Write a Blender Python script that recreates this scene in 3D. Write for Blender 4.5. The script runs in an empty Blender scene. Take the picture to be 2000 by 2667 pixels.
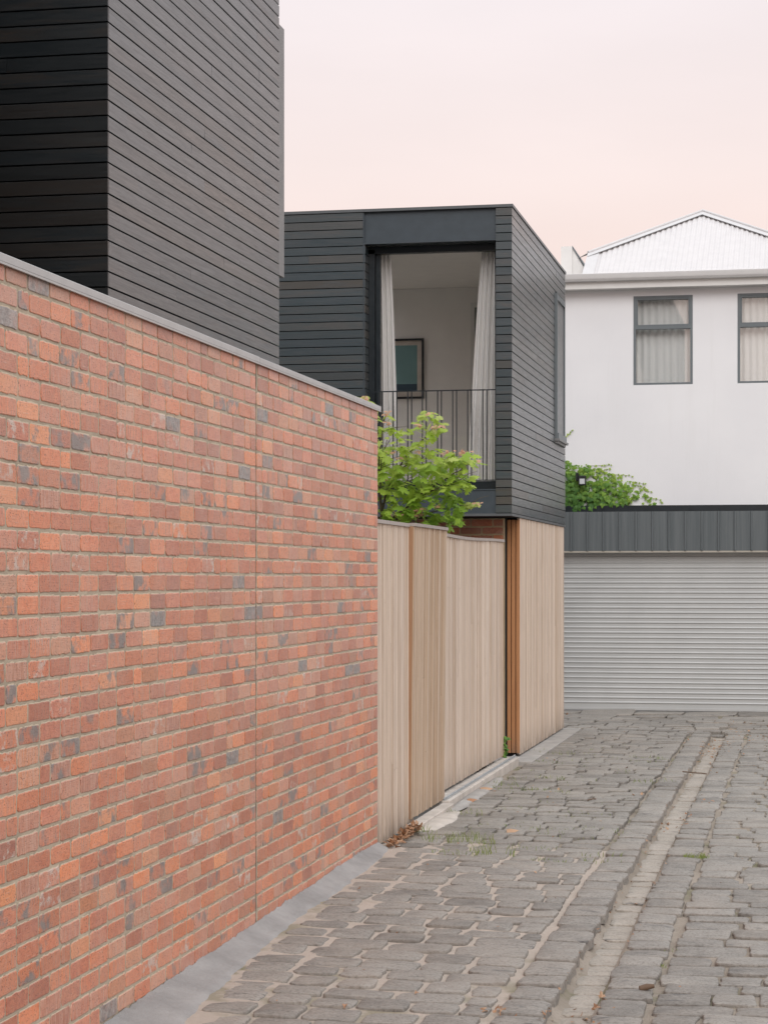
import bpy, math, random
from mathutils import Vector, noise
R = math.radians
random.seed(7)
rnd = random.random
def ru(a, b): return a + (b - a) * random.random()
S = bpy.context.scene
COL = S.collection

# ------------------------------------------------------------------ camera
# photo frame 2000 x 2667; lane runs along +Y, camera stands in the lane looking 11.5 deg to its left
F, UV, YH, CX, CY, H = 5400.0, 2095.0, 1505.0, 1000.0, 1333.5, 1.96
TH = math.atan((UV - CX) / F); CT, ST = math.cos(TH), math.sin(TH)
cam_d = bpy.data.cameras.new("camera"); cam = bpy.data.objects.new("camera", cam_d); COL.objects.link(cam)
cam.location = (0, 0, H); cam.rotation_euler = (R(90), 0, TH)
cam_d.sensor_fit = 'HORIZONTAL'; cam_d.sensor_width = 36; cam_d.lens = 36 * F / 2000
cam_d.shift_y = (YH - CY) / 2000.0
cam_d.clip_start = 0.1; cam_d.clip_end = 2000
S.camera = cam

# ------------------------------------------------------------------ sky, sun, exposure
SUN_EL, SUN_AZ = 36, 164      # soft light from behind the camera and a little to the right
w = bpy.data.worlds.new("World"); S.world = w; w.use_nodes = True
nt = w.node_tree; nt.nodes.clear()
out = nt.nodes.new('ShaderNodeOutputWorld'); bg = nt.nodes.new('ShaderNodeBackground')
sky = nt.nodes.new('ShaderNodeTexSky'); sky.sky_type = 'NISHITA'; sky.sun_disc = False
sky.sun_elevation = R(SUN_EL); sky.sun_rotation = R(SUN_AZ); sky.air_density = 1.6; sky.dust_density = 4
skm = nt.nodes.new('ShaderNodeVectorMath'); skm.operation = 'SCALE'; skm.inputs['Scale'].default_value = 0.09
nt.links.new(sky.outputs[0], skm.inputs[0])
tc = nt.nodes.new('ShaderNodeTexCoord'); sx = nt.nodes.new('ShaderNodeSeparateXYZ')
nt.links.new(tc.outputs['Generated'], sx.inputs[0])
rp = nt.nodes.new('ShaderNodeValToRGB'); nt.links.new(sx.outputs['Z'], rp.inputs[0])
els = rp.color_ramp.elements
stops = [(0.0, (0.99, 0.74, 0.64)), (0.13, (1.0, 0.80, 0.735)), (0.19, (0.99, 0.845, 0.815)), (0.27, (0.965, 0.875, 0.885)),
         (0.45, (0.94, 0.94, 0.97)), (0.75, (0.93, 0.96, 1.0)), (1.0, (0.92, 0.96, 1.0))]
while len(els) < len(stops): els.new(0.5)
for e, (p, c) in zip(els, stops): e.position = p; e.color = (*c, 1)
boost = nt.nodes.new('ShaderNodeMapRange'); boost.inputs[1].default_value = 0.30; boost.inputs[2].default_value = 0.8
boost.inputs[3].default_value = 1.0; boost.inputs[4].default_value = 1.75
nt.links.new(sx.outputs['Z'], boost.inputs[0])
gm = nt.nodes.new('ShaderNodeVectorMath'); gm.operation = 'SCALE'
nt.links.new(rp.outputs[0], gm.inputs[0]); nt.links.new(boost.outputs[0], gm.inputs['Scale'])
cm = nt.nodes.new('ShaderNodeMapping'); cm.inputs['Scale'].default_value = (2.5, 2.5, 9); nt.links.new(tc.outputs['Generated'], cm.inputs[0])
cn = nt.nodes.new('ShaderNodeTexNoise'); cn.inputs['Scale'].default_value = 1.6; cn.inputs['Detail'].default_value = 5; nt.links.new(cm.outputs[0], cn.inputs[0])
cr = nt.nodes.new('ShaderNodeMapRange'); cr.inputs[1].default_value = .35; cr.inputs[2].default_value = .65; cr.inputs[3].default_value = .985; cr.inputs[4].default_value = 1.035; nt.links.new(cn.outputs[0], cr.inputs[0])
gc = nt.nodes.new('ShaderNodeVectorMath'); gc.operation = 'SCALE'; nt.links.new(gm.outputs[0], gc.inputs[0]); nt.links.new(cr.outputs[0], gc.inputs['Scale'])   # thin high cloud
mx = nt.nodes.new('ShaderNodeMixRGB'); mx.inputs[0].default_value = 0.06
nt.links.new(gc.outputs[0], mx.inputs[1]); nt.links.new(skm.outputs[0], mx.inputs[2])
nt.links.new(mx.outputs[0], bg.inputs[0]); bg.inputs[1].default_value = 1.0
nt.links.new(bg.outputs[0], out.inputs[0])
sd = bpy.data.lights.new("sun", 'SUN'); sd.energy = 1.25; sd.angle = R(35); sd.color = (1.0, 0.97, 0.94)
so = bpy.data.objects.new("sun", sd); COL.objects.link(so)
az = R(SUN_AZ); v = Vector((math.sin(az) * math.cos(R(SUN_EL)), math.cos(az) * math.cos(R(SUN_EL)), math.sin(R(SUN_EL))))
so.rotation_euler = v.to_track_quat('Z', 'Y').to_euler()
S.view_settings.view_transform = 'Standard'; S.view_settings.look = 'None'
S.view_settings.exposure = 0.0; S.view_settings.gamma = 1.0

# ------------------------------------------------------------------ measuring helpers (photo measurements -> metres)
def lane(u, y, X):
    zc = F * (-X) / (CT * (UV - u)); return ((zc + X * ST) / CT, H - (y - YH) * zc / F)      # (Y, z) on a plane along the lane
def laneY(u, X): return lane(u, YH, X)[0]
def front(u, y, Y):
    t = (u - CX) / F; X = Y * (t * CT - ST) / (CT + t * ST); zc = -X * ST + Y * CT
    return (X, H - (y - YH) * zc / F)                                                         # (X, z) on a plane across the lane
def ground(u, y, z=0.0):
    zc = F * (H - z) / (y - YH); xc = (u - CX) / F * zc
    return (xc * CT - zc * ST, xc * ST + zc * CT)

# ------------------------------------------------------------------ mesh collector
class MB:
    def __init__(s): s.v = []; s.f = []; s.t = []; s.sm = []
    def face(s, pts, tint=(.5, .5, .5), smooth=False):
        n = len(s.v); s.v += [tuple(p) for p in pts]; s.f.append(tuple(range(n, n + len(pts)))); s.t.append(tint); s.sm.append(smooth)
    def mesh(s, vs, fs, tint=(.5, .5, .5), smooth=False):
        n = len(s.v); s.v += [tuple(p) for p in vs]
        for f in fs: s.f.append(tuple(n + i for i in f)); s.t.append(tint); s.sm.append(smooth)
    def box(s, x0, x1, y0, y1, z0, z1, tint=(.5, .5, .5), b=0.0):
        if x0 > x1: x0, x1 = x1, x0
        if y0 > y1: y0, y1 = y1, y0
        if z0 > z1: z0, z1 = z1, z0
        if b <= 0:
            vs = [(x0,y0,z0),(x1,y0,z0),(x1,y1,z0),(x0,y1,z0),(x0,y0,z1),(x1,y0,z1),(x1,y1,z1),(x0,y1,z1)]
            s.mesh(vs, [(3,2,1,0),(4,5,6,7),(0,1,5,4),(1,2,6,5),(2,3,7,6),(3,0,4,7)], tint); return
        b = min(b, (x1-x0)*.45, (y1-y0)*.45, (z1-z0)*.45)
        vs = []; idx = {}
        for ix in (0, 1):
            for iy in (0, 1):
                for iz in (0, 1):
                    cx, cy, cz = (x0, x1)[ix], (y0, y1)[iy], (z0, z1)[iz]
                    dx, dy, dz = (b, -b)[ix], (b, -b)[iy], (b, -b)[iz]
                    for k, p in enumerate(((cx, cy+dy, cz+dz), (cx+dx, cy, cz+dz), (cx+dx, cy+dy, cz))):
                        idx[(ix, iy, iz, k)] = len(vs); vs.append(p)
        g = lambda *a: idx[a]
        fs = []
        for i in (0, 1):
            q = [g(i,0,0,0), g(i,1,0,0), g(i,1,1,0), g(i,0,1,0)]; fs.append(q if i else q[::-1])
            q = [g(0,i,0,1), g(1,i,0,1), g(1,i,1,1), g(0,i,1,1)]; fs.append(q[::-1] if i else q)
            q = [g(0,0,i,2), g(1,0,i,2), g(1,1,i,2), g(0,1,i,2)]; fs.append(q if i else q[::-1])
        for i in (0, 1):
            for j in (0, 1):
                e = [g(0,i,j,1), g(1,i,j,1), g(1,i,j,2), g(0,i,j,2)]; fs.append(e if (i ^ j) else e[::-1])
                e = [g(i,0,j,0), g(i,1,j,0), g(i,1,j,2), g(i,0,j,2)]; fs.append(e[::-1] if (i ^ j) else e)
                e = [g(i,j,0,0), g(i,j,1,0), g(i,j,1,1), g(i,j,0,1)]; fs.append(e if (i ^ j) else e[::-1])
                for k in (0, 1):
                    t = [g(i,j,k,0), g(i,j,k,1), g(i,j,k,2)]; fs.append(t if (i + j + k) % 2 else t[::-1])
        s.mesh(vs, fs, tint)
    def tube(s, pts, rad, n=6, tint=(.5, .5, .5), cap=True):
        pts = [Vector(p) for p in pts]; rs = rad if isinstance(rad, (list, tuple)) else [rad] * len(pts)
        vs = []; fs = []
        for i, p in enumerate(pts):
            d = (pts[min(i + 1, len(pts) - 1)] - pts[max(i - 1, 0)]).normalized()
            a = d.cross(Vector((0, 0, 1)) if abs(d.z) < .9 else Vector((1, 0, 0))).normalized(); b = d.cross(a)
            for k in range(n):
                th = 2 * math.pi * k / n; vs.append(p + a * (rs[i] * math.cos(th)) + b * (rs[i] * math.sin(th)))
        for i in range(len(pts) - 1):
            for k in range(n):
                fs.append((i*n + k, (i+1)*n + k, (i+1)*n + (k+1) % n, i*n + (k+1) % n))
        s.mesh(vs, fs, tint, True)
        if cap:
            s.face([vs[k] for k in range(n)], tint); s.face([vs[(len(pts)-1)*n + k] for k in reversed(range(n))], tint)
    def prism(s, poly, ax, a0, a1, tint=(.5, .5, .5)):
        def P(p, a): return (a, p[0], p[1]) if ax == 0 else ((p[0], a, p[1]) if ax == 1 else (p[0], p[1], a))
        n = len(poly); A = [P(p, a0) for p in poly]; B = [P(p, a1) for p in poly]
        s.mesh(A + B, [tuple(range(n))[::-1], tuple(range(n, 2*n))] + [(i, (i+1) % n, n + (i+1) % n, n + i) for i in range(n)], tint)
    def build(s, name, mat, parent=None, base=None):
        vs = [Vector(p) for p in s.v]
        if parent is not None: base = Vector(parent.get('_w', (0, 0, 0)))
        elif base is None:
            base = Vector(((min(p.x for p in vs) + max(p.x for p in vs)) / 2, (min(p.y for p in vs) + max(p.y for p in vs)) / 2, min(p.z for p in vs)))
        base = Vector(base)
        me = bpy.data.meshes.new(name); me.from_pydata([p - base for p in vs], [], s.f)
        at = me.attributes.new("tint", 'FLOAT_COLOR', 'FACE')
        at.data.foreach_set("color", [c for t in s.t for c in (t[0], t[1], t[2], 1.0)])
        me.polygons.foreach_set("use_smooth", s.sm)
        me.materials.append(mat); me.update()
        o = bpy.data.objects.new(name, me); COL.objects.link(o)
        o['_w'] = tuple(base)
        if parent is not None: o.parent = parent
        else: o.location = base
        return o
def T3(): return (rnd(), rnd(), rnd())
def tag(o, label=None, cat=None, group=None, kind=None):
    if label: o['label'] = label
    if cat: o['category'] = cat
    if group: o['group'] = group
    if kind: o['kind'] = kind
    return o
def thing(name, label, cat, loc, group=None):
    o = bpy.data.objects.new(name, None); COL.objects.link(o); o.location = loc; o['_w'] = tuple(loc); o.empty_display_size = .2
    return tag(o, label, cat, group)
def struct(name, mb, mat): return tag(mb.build(name, mat), kind='structure')

# ------------------------------------------------------------------ materials
class NT:
    def __init__(s, name):
        s.m = bpy.data.materials.new(name); s.m.use_nodes = True; s.t = s.m.node_tree
        s.b = s.t.nodes['Principled BSDF']; s.o = s.t.nodes['Material Output']
        s.tc = s.t.nodes.new('ShaderNodeTexCoord')
    def n(s, typ, **kw):
        x = s.t.nodes.new(typ)
        for k, v_ in kw.items(): setattr(x, k, v_)
        return x
    def put(s, sock, val):
        if hasattr(val, 'is_linked') or isinstance(val, bpy.types.NodeSocket): s.t.links.new(val, sock)
        elif isinstance(val, (tuple, list)) and len(val) == 3 and sock.type == 'RGBA': sock.default_value = (*val, 1)
        else: sock.default_value = val
    def obj(s, scale=(1, 1, 1), off=None):
        mp = s.n('ShaderNodeMapping'); s.t.links.new(s.tc.outputs['Object'], mp.inputs[0]); mp.inputs['Scale'].default_value = scale
        if off is not None: s.t.links.new(off, mp.inputs['Location'])
        return mp.outputs[0]
    def noise(s, vec, scale=5, detail=4, rough=.55, dist=0):
        x = s.n('ShaderNodeTexNoise'); s.put(x.inputs['Vector'], vec); x.inputs['Scale'].default_value = scale
        x.inputs['Detail'].default_value = detail; x.inputs['Roughness'].default_value = rough; x.inputs['Distortion'].default_value = dist
        return x.outputs['Fac']
    def ramp(s, fac, stops, interp='LINEAR'):
        x = s.n('ShaderNodeValToRGB'); s.put(x.inputs[0], fac); e = x.color_ramp.elements; x.color_ramp.interpolation = interp
        while len(e) < len(stops): e.new(.5)
        for a, (p, c) in zip(e, stops): a.position = p; a.color = (*c, 1) if isinstance(c, tuple) else (c, c, c, 1)
        return x.outputs[0]
    def mix(s, fac, a, b, mode='MIX'):
        x = s.n('ShaderNodeMixRGB', blend_type=mode); s.put(x.inputs[0], fac); s.put(x.inputs[1], a); s.put(x.inputs[2], b); return x.outputs[0]
    def math(s, op, a, b=0.0, clamp=False):
        x = s.n('ShaderNodeMath', operation=op, use_clamp=clamp); s.put(x.inputs[0], a); s.put(x.inputs[1], b); return x.outputs[0]
    def tint(s):
        a = s.n('ShaderNodeAttribute', attribute_name='tint'); q = s.n('ShaderNodeSeparateColor'); s.t.links.new(a.outputs['Color'], q.inputs[0])
        return q.outputs[0], q.outputs[1], q.outputs[2]
    def tintoff(s, k=40):
        a = s.n('ShaderNodeAttribute', attribute_name='tint'); x = s.n('ShaderNodeVectorMath', operation='SCALE')
        s.t.links.new(a.outputs['Color'], x.inputs[0]); x.inputs['Scale'].default_value = k; return x.outputs[0]
    def bump(s, h, dist=.002, strength=1.0):
        x = s.n('ShaderNodeBump'); s.put(x.inputs['Height'], h); x.inputs['Distance'].default_value = dist; x.inputs['Strength'].default_value = strength
        s.t.links.new(x.outputs[0], s.b.inputs['Normal'])
    def fin(s, col=None, rough=None, spec=None, metal=None):
        if col is not None: s.put(s.b.inputs['Base Color'], col)
        if rough is not None: s.put(s.b.inputs['Roughness'], rough)
        if spec is not None: s.b.inputs['Specular IOR Level'].default_value = spec
        if metal is not None: s.b.inputs['Metallic'].default_value = metal
        return s.m

def m_brick(name, dark=1.0):
    t = NT(name); r, g, b = t.tint(); off = t.tintoff(60); V = t.obj((1, 1, 1), off)
    base = t.ramp(r, [(0, (.44, .115, .058)), (.2, (.55, .148, .058)), (.42, (.62, .185, .062)), (.55, (.49, .132, .070)), (.7, (.39, .122, .082)), (.82, (.45, .17, .11)), (.9, (.42, .21, .13)), (1, (.68, .24, .08))])
    mott = t.noise(V, 28, 6, .65)
    c = t.mix(t.ramp(mott, [(.3, 0.0), (.7, .7)]), base, (.62, .26, .14))
    c = t.mix(t.ramp(t.noise(V, 70, 4, .7), [(.50, 0.0), (.68, .65)]), c, (.27, .08, .04))
    c = t.mix(1.0, c, t.ramp(t.math('FRACT', t.math('MULTIPLY', t.math('ADD', r, b), 7.3)), [(0, (.88, .84, .83)), (.4, (1.14, 1.10, 1.06)), (1, (1.40, 1.42, 1.38))]), 'MULTIPLY')
    c = t.mix(t.ramp(t.noise(t.obj((1, 1, 1)), .55, 3), [(.42, 0.0), (.68, .35)]), c, t.mix(1.0, c, (.88, .80, .77), 'MULTIPLY'))
    # faint vertical or horizontal drag marks on some bricks
    drag = t.noise(t.obj((1, 60, 3), off), 3, 3, .6)
    c = t.mix(t.math('MULTIPLY', t.ramp(drag, [(.46, 0.0), (.56, .8)]), t.ramp(g, [(.5, 0.0), (.53, 1.0)])), c, t.mix(r, (.42, .165, .105), (.64, .38, .28)))
    scr = t.noise(t.obj((1, 4, 80), off), 3, 3, .6)
    c = t.mix(t.math('MULTIPLY', t.ramp(scr, [(.62, 0.0), (.7, .6)]), t.ramp(g, [(.3, 1.0), (.36, 0.0)])), c, (.62, .42, .33))
    # burnt grey bricks and grey patches, pale paint remains
    patch = t.noise(V, 9, 3, .6)
    grey = t.math('MULTIPLY', t.ramp(patch, [(.47, 0.0), (.58, .9)]), t.ramp(b, [(.87, 0.0), (.89, 1.0)]))
    c = t.mix(grey, c, t.mix(mott, (.10, .09, .085), (.27, .26, .25)))
    full = t.math('MULTIPLY', t.ramp(b, [(.980, 0.0), (.983, .95)]), t.ramp(t.noise(V, 11, 5, .7), [(.3, .55), (.55, 1.0)]))
    c = t.mix(full, c, t.mix(t.ramp(t.noise(V, 40, 5, .7), [(.35, 0.0), (.65, 1.0)]), (.10, .098, .096), (.36, .345, .33)))
    pale = t.math('MULTIPLY', t.ramp(t.noise(V, 14, 4, .7), [(.5, 0.0), (.6, .75)]), t.ramp(b, [(.045, 1.0), (.055, 0.0)]))
    c = t.mix(pale, c, (.58, .52, .46))
    pit = t.n('ShaderNodeTexVoronoi'); t.put(pit.inputs['Vector'], V); pit.inputs['Scale'].default_value = 75
    pits = t.ramp(pit.outputs['Distance'], [(.10, 0.0), (.28, 1.0)])
    sel = t.ramp(t.noise(V, 20, 2), [(.42, 1.0), (.56, 0.0)])
    pm = t.math('MAXIMUM', pits, sel)
    c = t.mix(t.ramp(pm, [(0, .95), (1, 0.0)]), c, (.15, .035, .02))
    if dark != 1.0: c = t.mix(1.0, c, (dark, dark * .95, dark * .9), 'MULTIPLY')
    h = t.math('ADD', t.math('MULTIPLY', mott, .6), t.math('MULTIPLY', pm, .5))
    h = t.math('ADD', h, t.math('MULTIPLY', scr, .5))
    t.bump(h, .004, .8)
    # lime bloom thinly smeared over the faces from the joints
    c = t.mix(t.ramp(t.noise(t.obj((1, 1, 1)), 3.5, 5, .7), [(.45, 0.0), (.75, .22)]), c, (.62, .47, .40))
    t.b.inputs['Coat Weight'].default_value = .5; t.b.inputs['Coat Roughness'].default_value = .3   # sealer
    return t.fin(c, t.ramp(g, [(0, .42), (1, .62)]), .8)
def m_mortar(name, col=(.445, .375, .285)):
    t = NT(name); V = t.obj(); r, g, b = t.tint()
    c = t.mix(t.ramp(t.noise(V, 6, 4), [(.35, 0.0), (.7, 1.0)]), tuple(x * .88 for x in col), tuple(min(1, x * 1.18) for x in col))
    c = t.mix(t.ramp(t.noise(V, 120, 3), [(.55, 0.0), (.75, .5)]), c, tuple(min(1, x * 1.35) for x in col))
    c = t.mix(t.math('MULTIPLY', t.math('GREATER_THAN', r, .9), .75), c, tuple(min(1, x * 1.55) for x in col))     # lime edge left by the pointing
    t.bump(t.noise(V, 160, 4, .7), .002, .7)
    return t.fin(c, .9, .3)
def m_board(name, axis, brown=False):   # stained dark boards, grain along the given axis; brown: darkened copy with shade in the colour
    t = NT(name); r, g, b = t.tint(); off = t.tintoff(50)
    sc = {0: (1.2, 30, 30), 1: (30, 1.2, 30)}[axis]; sc2 = {0: (.7, 6, 6), 1: (6, .7, 6)}[axis]
    fine = t.noise(t.obj(sc, off), 3, 5, .65, .3); big = t.noise(t.obj(sc2, off), 2, 4, .6, 1.5)
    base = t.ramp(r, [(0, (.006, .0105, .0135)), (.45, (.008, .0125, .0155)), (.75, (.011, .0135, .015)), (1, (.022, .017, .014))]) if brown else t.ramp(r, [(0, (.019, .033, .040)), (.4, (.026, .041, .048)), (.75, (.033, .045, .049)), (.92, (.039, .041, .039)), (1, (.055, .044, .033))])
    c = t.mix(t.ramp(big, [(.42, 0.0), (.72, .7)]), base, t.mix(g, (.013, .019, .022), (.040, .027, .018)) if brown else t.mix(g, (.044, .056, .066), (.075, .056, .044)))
    c = t.mix(t.ramp(fine, [(.45, 0.0), (.75, .75)]), c, (.010, .012, .014))
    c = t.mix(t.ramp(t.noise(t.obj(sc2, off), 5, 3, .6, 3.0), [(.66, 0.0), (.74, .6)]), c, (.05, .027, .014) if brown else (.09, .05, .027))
    t.bump(t.math('ADD', fine, t.math('MULTIPLY', big, .6)), .0012, .7)
    rg = t.math('ADD', t.ramp(fine, [(.3, .30), (.7, .46)]), t.math('MULTIPLY', g, .07))
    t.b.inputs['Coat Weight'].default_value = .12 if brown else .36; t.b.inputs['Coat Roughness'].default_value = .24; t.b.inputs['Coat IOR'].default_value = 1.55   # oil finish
    return t.fin(c, rg, .9)
def m_batten(name, cols, rough=.75, grain=1.0):
    t = NT(name); r, g, b = t.tint(); off = t.tintoff(50)
    fine = t.noise(t.obj((45, 45, .9), off), 3, 5, .6); big = t.noise(t.obj((8, 8, .6), off), 2, 3, .6, .6)
    base = t.ramp(r, [(i / (len(cols) - 1), c) for i, c in enumerate(cols)])
    c = t.mix(t.ramp(fine, [(.45, 0.0), (.75, .5 * grain)]), base, tuple(x * .55 for x in cols[0]))
    c = t.mix(t.ramp(big, [(.5, 0.0), (.75, .45 * grain)]), c, tuple(min(1, x * 1.12) for x in cols[-1]))
    # splash stain towards the foot of each batten
    sp = t.n('ShaderNodeSeparateXYZ'); t.t.links.new(t.tc.outputs['Object'], sp.inputs[0])
    hgt = t.math('SUBTRACT', .42, sp.outputs['Z']); hgt = t.math('MULTIPLY', hgt, 2.4, True)
    stn = t.math('MULTIPLY', t.math('MULTIPLY', hgt, hgt), t.ramp(t.noise(t.obj((22, 22, 2.2), off), 2, 4, .7), [(.34, 0.0), (.6, 1.0)]))
    c = t.mix(t.math('MULTIPLY', stn, .9), c, (.10, .085, .07))
    t.bump(fine, .0012, .5)
    return t.fin(c, rough, .35)
def m_plain(name, col, rough=.5, spec=.5, metal=0, var=.12, scale=6, bump=0.0, bscale=120):
    t = NT(name); V = t.obj()
    c = t.mix(t.ramp(t.noise(V, scale, 5, .6), [(.3, 0.0), (.7, 1.0)]), tuple(x * (1 - var) for x in col), tuple(min(1, x * (1 + var)) for x in col))
    if bump: t.bump(t.noise(V, bscale, 4, .65), bump, 1.0)
    rg = t.ramp(t.noise(V, scale * 3, 3), [(.3, max(0, rough - .06)), (.7, min(1, rough + .06))])
    return t.fin(c, rg, spec, metal)
def m_stone(name, cols, sand=(.37, .315, .265)):
    t = NT(name); r, g, b = t.tint(); off = t.tintoff(30); V = t.obj((1, 1, 1), off)
    base = t.ramp(r, [(i / (len(cols) - 1), c) for i, c in enumerate(cols)])
    n1 = t.noise(V, 7, 5, .6); n2 = t.noise(V, 60, 4, .7)
    c = t.mix(t.ramp(n1, [(.35, 0.0), (.7, .5)]), base, tuple(x * 1.2 for x in cols[-1]))
    c = t.mix(t.ramp(n2, [(.5, 0.0), (.7, .65)]), c, tuple(x * .5 for x in cols[0]))
    c = t.mix(t.ramp(t.noise(t.obj((2, 11, 6), off), 3, 5, .7), [(.5, 0.0), (.72, .55)]), c, tuple(x * .62 for x in cols[0]))
    wet = t.math('MULTIPLY', t.ramp(t.noise(t.obj((3, 9, 9), off), 2, 3, .6), [(.6, 0.0), (.68, .75)]), t.ramp(b, [(.62, 0.0), (.68, 1.0)]))
    c = t.mix(wet, c, (.075, .072, .072))
    dust = t.ramp(t.noise(t.obj(), 1.6, 4, .65), [(.48, 0.0), (.75, .5)])
    c = t.mix(t.math('MULTIPLY', dust, .8), c, sand)
    h = t.math('ADD', t.math('MULTIPLY', n1, 1.5), t.math('MULTIPLY', n2, .5))
    t.bump(h, .012, 1.0)
    return t.fin(c, t.ramp(n2, [(.3, .5), (.7, .8)]), .45)
def m_sand(name):
    t = NT(name); V = t.obj()
    c = t.mix(t.ramp(t.noise(V, 1.2, 4), [(.35, 0.0), (.65, 1.0)]), (.25, .21, .17), (.37, .315, .265))
    c = t.mix(t.ramp(t.noise(V, 45, 5, .7), [(.5, 0.0), (.75, .6)]), c, (.19, .16, .13))
    sp = t.n('ShaderNodeSeparateXYZ'); t.t.links.new(t.tc.outputs['Object'], sp.inputs[0])
    gp = t.n('ShaderNodeNewGeometry'); gs = t.n('ShaderNodeSeparateXYZ'); t.t.links.new(gp.outputs['Position'], gs.inputs[0])
    wob = t.math('MULTIPLY', t.noise(V, 2.5, 3), .8)                        # repointed stretch beside the wall: paler, fresher mortar
    rp_ = t.math('MULTIPLY', t.math('LESS_THAN', t.math('ADD', gs.outputs['Y'], wob), 15.6), t.math('LESS_THAN', gs.outputs['X'], -1.36))
    c = t.mix(t.math('MULTIPLY', rp_, .85), c, t.mix(t.noise(V, 30, 4, .7), (.40, .335, .285), (.55, .475, .415)))
    moss = t.math('MULTIPLY', t.ramp(t.noise(V, 3.2, 4, .6), [(.50, 0.0), (.62, .75)]), t.ramp(t.noise(V, .5, 2), [(.45, 0.0), (.6, 1.0)]))
    c = t.mix(moss, c, (.12, .125, .05))
    t.bump(t.noise(V, 70, 5, .75), .01, .9)
    return t.fin(c, .95, .2)
def m_leaf(name, cols, trans=.35, young=None):
    t = NT(name); r, g, b = t.tint()
    c = t.ramp(r, [(i / (len(cols) - 1), c_) for i, c_ in enumerate(cols)])
    c = t.mix(t.math('MULTIPLY', g, .35), c, tuple(x * .6 for x in cols[0]))
    if young: c = t.mix(t.math('GREATER_THAN', b, .95), c, t.mix(r, young, tuple(min(1, x * 1.25) for x in young)))      # pink unfolding leaves
    t.fin(c, .5, .35)
    tr = t.n('ShaderNodeBsdfTranslucent'); t.put(tr.inputs[0], c)
    ms = t.n('ShaderNodeMixShader'); ms.inputs[0].default_value = trans
    t.t.links.new(t.b.outputs[0], ms.inputs[1]); t.t.links.new(tr.outputs[0], ms.inputs[2]); t.t.links.new(ms.outputs[0], t.o.inputs[0])
    return t.m
def m_glass(name, refl=1.0, tintc=(1, 1, 1)):
    t = NT(name); t.t.nodes.remove(t.b)
    tr = t.n('ShaderNodeBsdfTransparent'); tr.inputs[0].default_value = (*tintc, 1)
    gl = t.n('ShaderNodeBsdfGlossy'); gl.inputs['Roughness'].default_value = .01
    fr = t.n('ShaderNodeLayerWeight'); fr.inputs[0].default_value = .5
    sch = t.math('ADD', t.math('MULTIPLY', t.math('POWER', fr.outputs['Facing'], 5.0), .9), .035)
    ms = t.n('ShaderNodeMixShader'); t.t.links.new(t.math('MULTIPLY', sch, refl), ms.inputs[0])
    t.t.links.new(tr.outputs[0], ms.inputs[1]); t.t.links.new(gl.outputs[0], ms.inputs[2]); t.t.links.new(ms.outputs[0], t.o.inputs[0])
    return t.m
def m_fabric(name, col, sheer=0.0):
    t = NT(name); V = t.obj((1, 1, 1))
    wv = t.noise(t.obj((400, 400, 25)), 1, 2)
    c = t.mix(wv, tuple(x * .93 for x in col), col); t.fin(c, .9, .2)
    tr = t.n('ShaderNodeBsdfTranslucent'); t.put(tr.inputs[0], c)
    ms = t.n('ShaderNodeMixShader'); ms.inputs[0].default_value = .15
    t.t.links.new(t.b.outputs[0], ms.inputs[1]); t.t.links.new(tr.outputs[0], ms.inputs[2]); t.t.links.new(ms.outputs[0], t.o.inputs[0])
    return t.m
def m_render(name):
    t = NT(name); V = t.obj()
    c = t.mix(t.ramp(t.noise(V, .9, 4), [(.3, 0.0), (.7, 1.0)]), (.72, .715, .73), (.77, .765, .775))
    c = t.mix(t.ramp(t.noise(t.obj((6, 6, .35)), 1, 4, .7), [(.56, 0.0), (.8, .22)]), c, (.62, .61, .60))
    t.bump(t.noise(V, 90, 4, .7), .003, .6)
    return t.fin(c, .85, .3)
def m_ribbed(name):
    t = NT(name); V = t.obj()
    c = t.mix(t.ramp(t.noise(t.obj((9, 9, .25)), 2, 5, .7), [(.35, 0.0), (.75, 1.0)]), (.085, .098, .104), (.135, .148, .153))
    c = t.mix(t.ramp(t.noise(t.obj((30, 30, 1.2)), 2, 4, .7), [(.62, 0.0), (.8, .5)]), c, (.21, .21, .20))
    return t.fin(c, .5, .4)

M = {}
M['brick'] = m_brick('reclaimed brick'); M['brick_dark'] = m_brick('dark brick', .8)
M['mortar'] = m_mortar('brick mortar'); M['mortar2'] = m_mortar('yellow mortar', (.42, .33, .21))
M['board_y'] = m_board('dark stained boards along lane', 1); M['board_x'] = m_board('dark stained boards across lane', 0)
M['matte'] = m_plain('shade block matte charcoal boards', (.022, .024, .026), .85, .2)
M['board_shaded'] = m_board('shaded brown black boards', 0, True)  # tower front: shade painted into the board colour, with some browner grain
M['void'] = m_plain('dark membrane', (.008, .008, .009), .8, .2)
M['steel'] = m_plain('dark painted steel', (.044, .056, .067), .42, .5, 0, .1, 9, .0004, 260)
M['frame'] = m_plain('black window frame', (.012, .017, .021), .35)
M['hood'] = m_plain('grey hood metal', (.20, .20, .20), .5, .5, 0, .06)
M['capmetal'] = m_plain('grey flashing', (.44, .435, .43), .42, .5, 0, .06)
M['darkcap'] = m_plain('charcoal flashing', (.10, .105, .11), .4, .5, 0, .06)
M['batten'] = m_batten('weathered battens', [(.49, .375, .285), (.57, .45, .35), (.64, .515, .41), (.59, .48, .395), (.70, .585, .485)])
M['battenw'] = m_batten('warm battens', [(.42, .29, .19), (.48, .345, .235), (.53, .40, .29), (.57, .45, .35)])
M['cedar'] = m_batten('fresh cedar', [(.38, .17, .075), (.44, .205, .09), (.50, .25, .115)], .6)
M['cedar_d'] = m_batten('aged cedar', [(.30, .16, .085), (.35, .195, .11), (.40, .23, .13)], .6)
M['cap_t'] = m_batten('grey timber capping', [(.33, .29, .26), (.40, .35, .32), (.45, .40, .37)])
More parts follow.
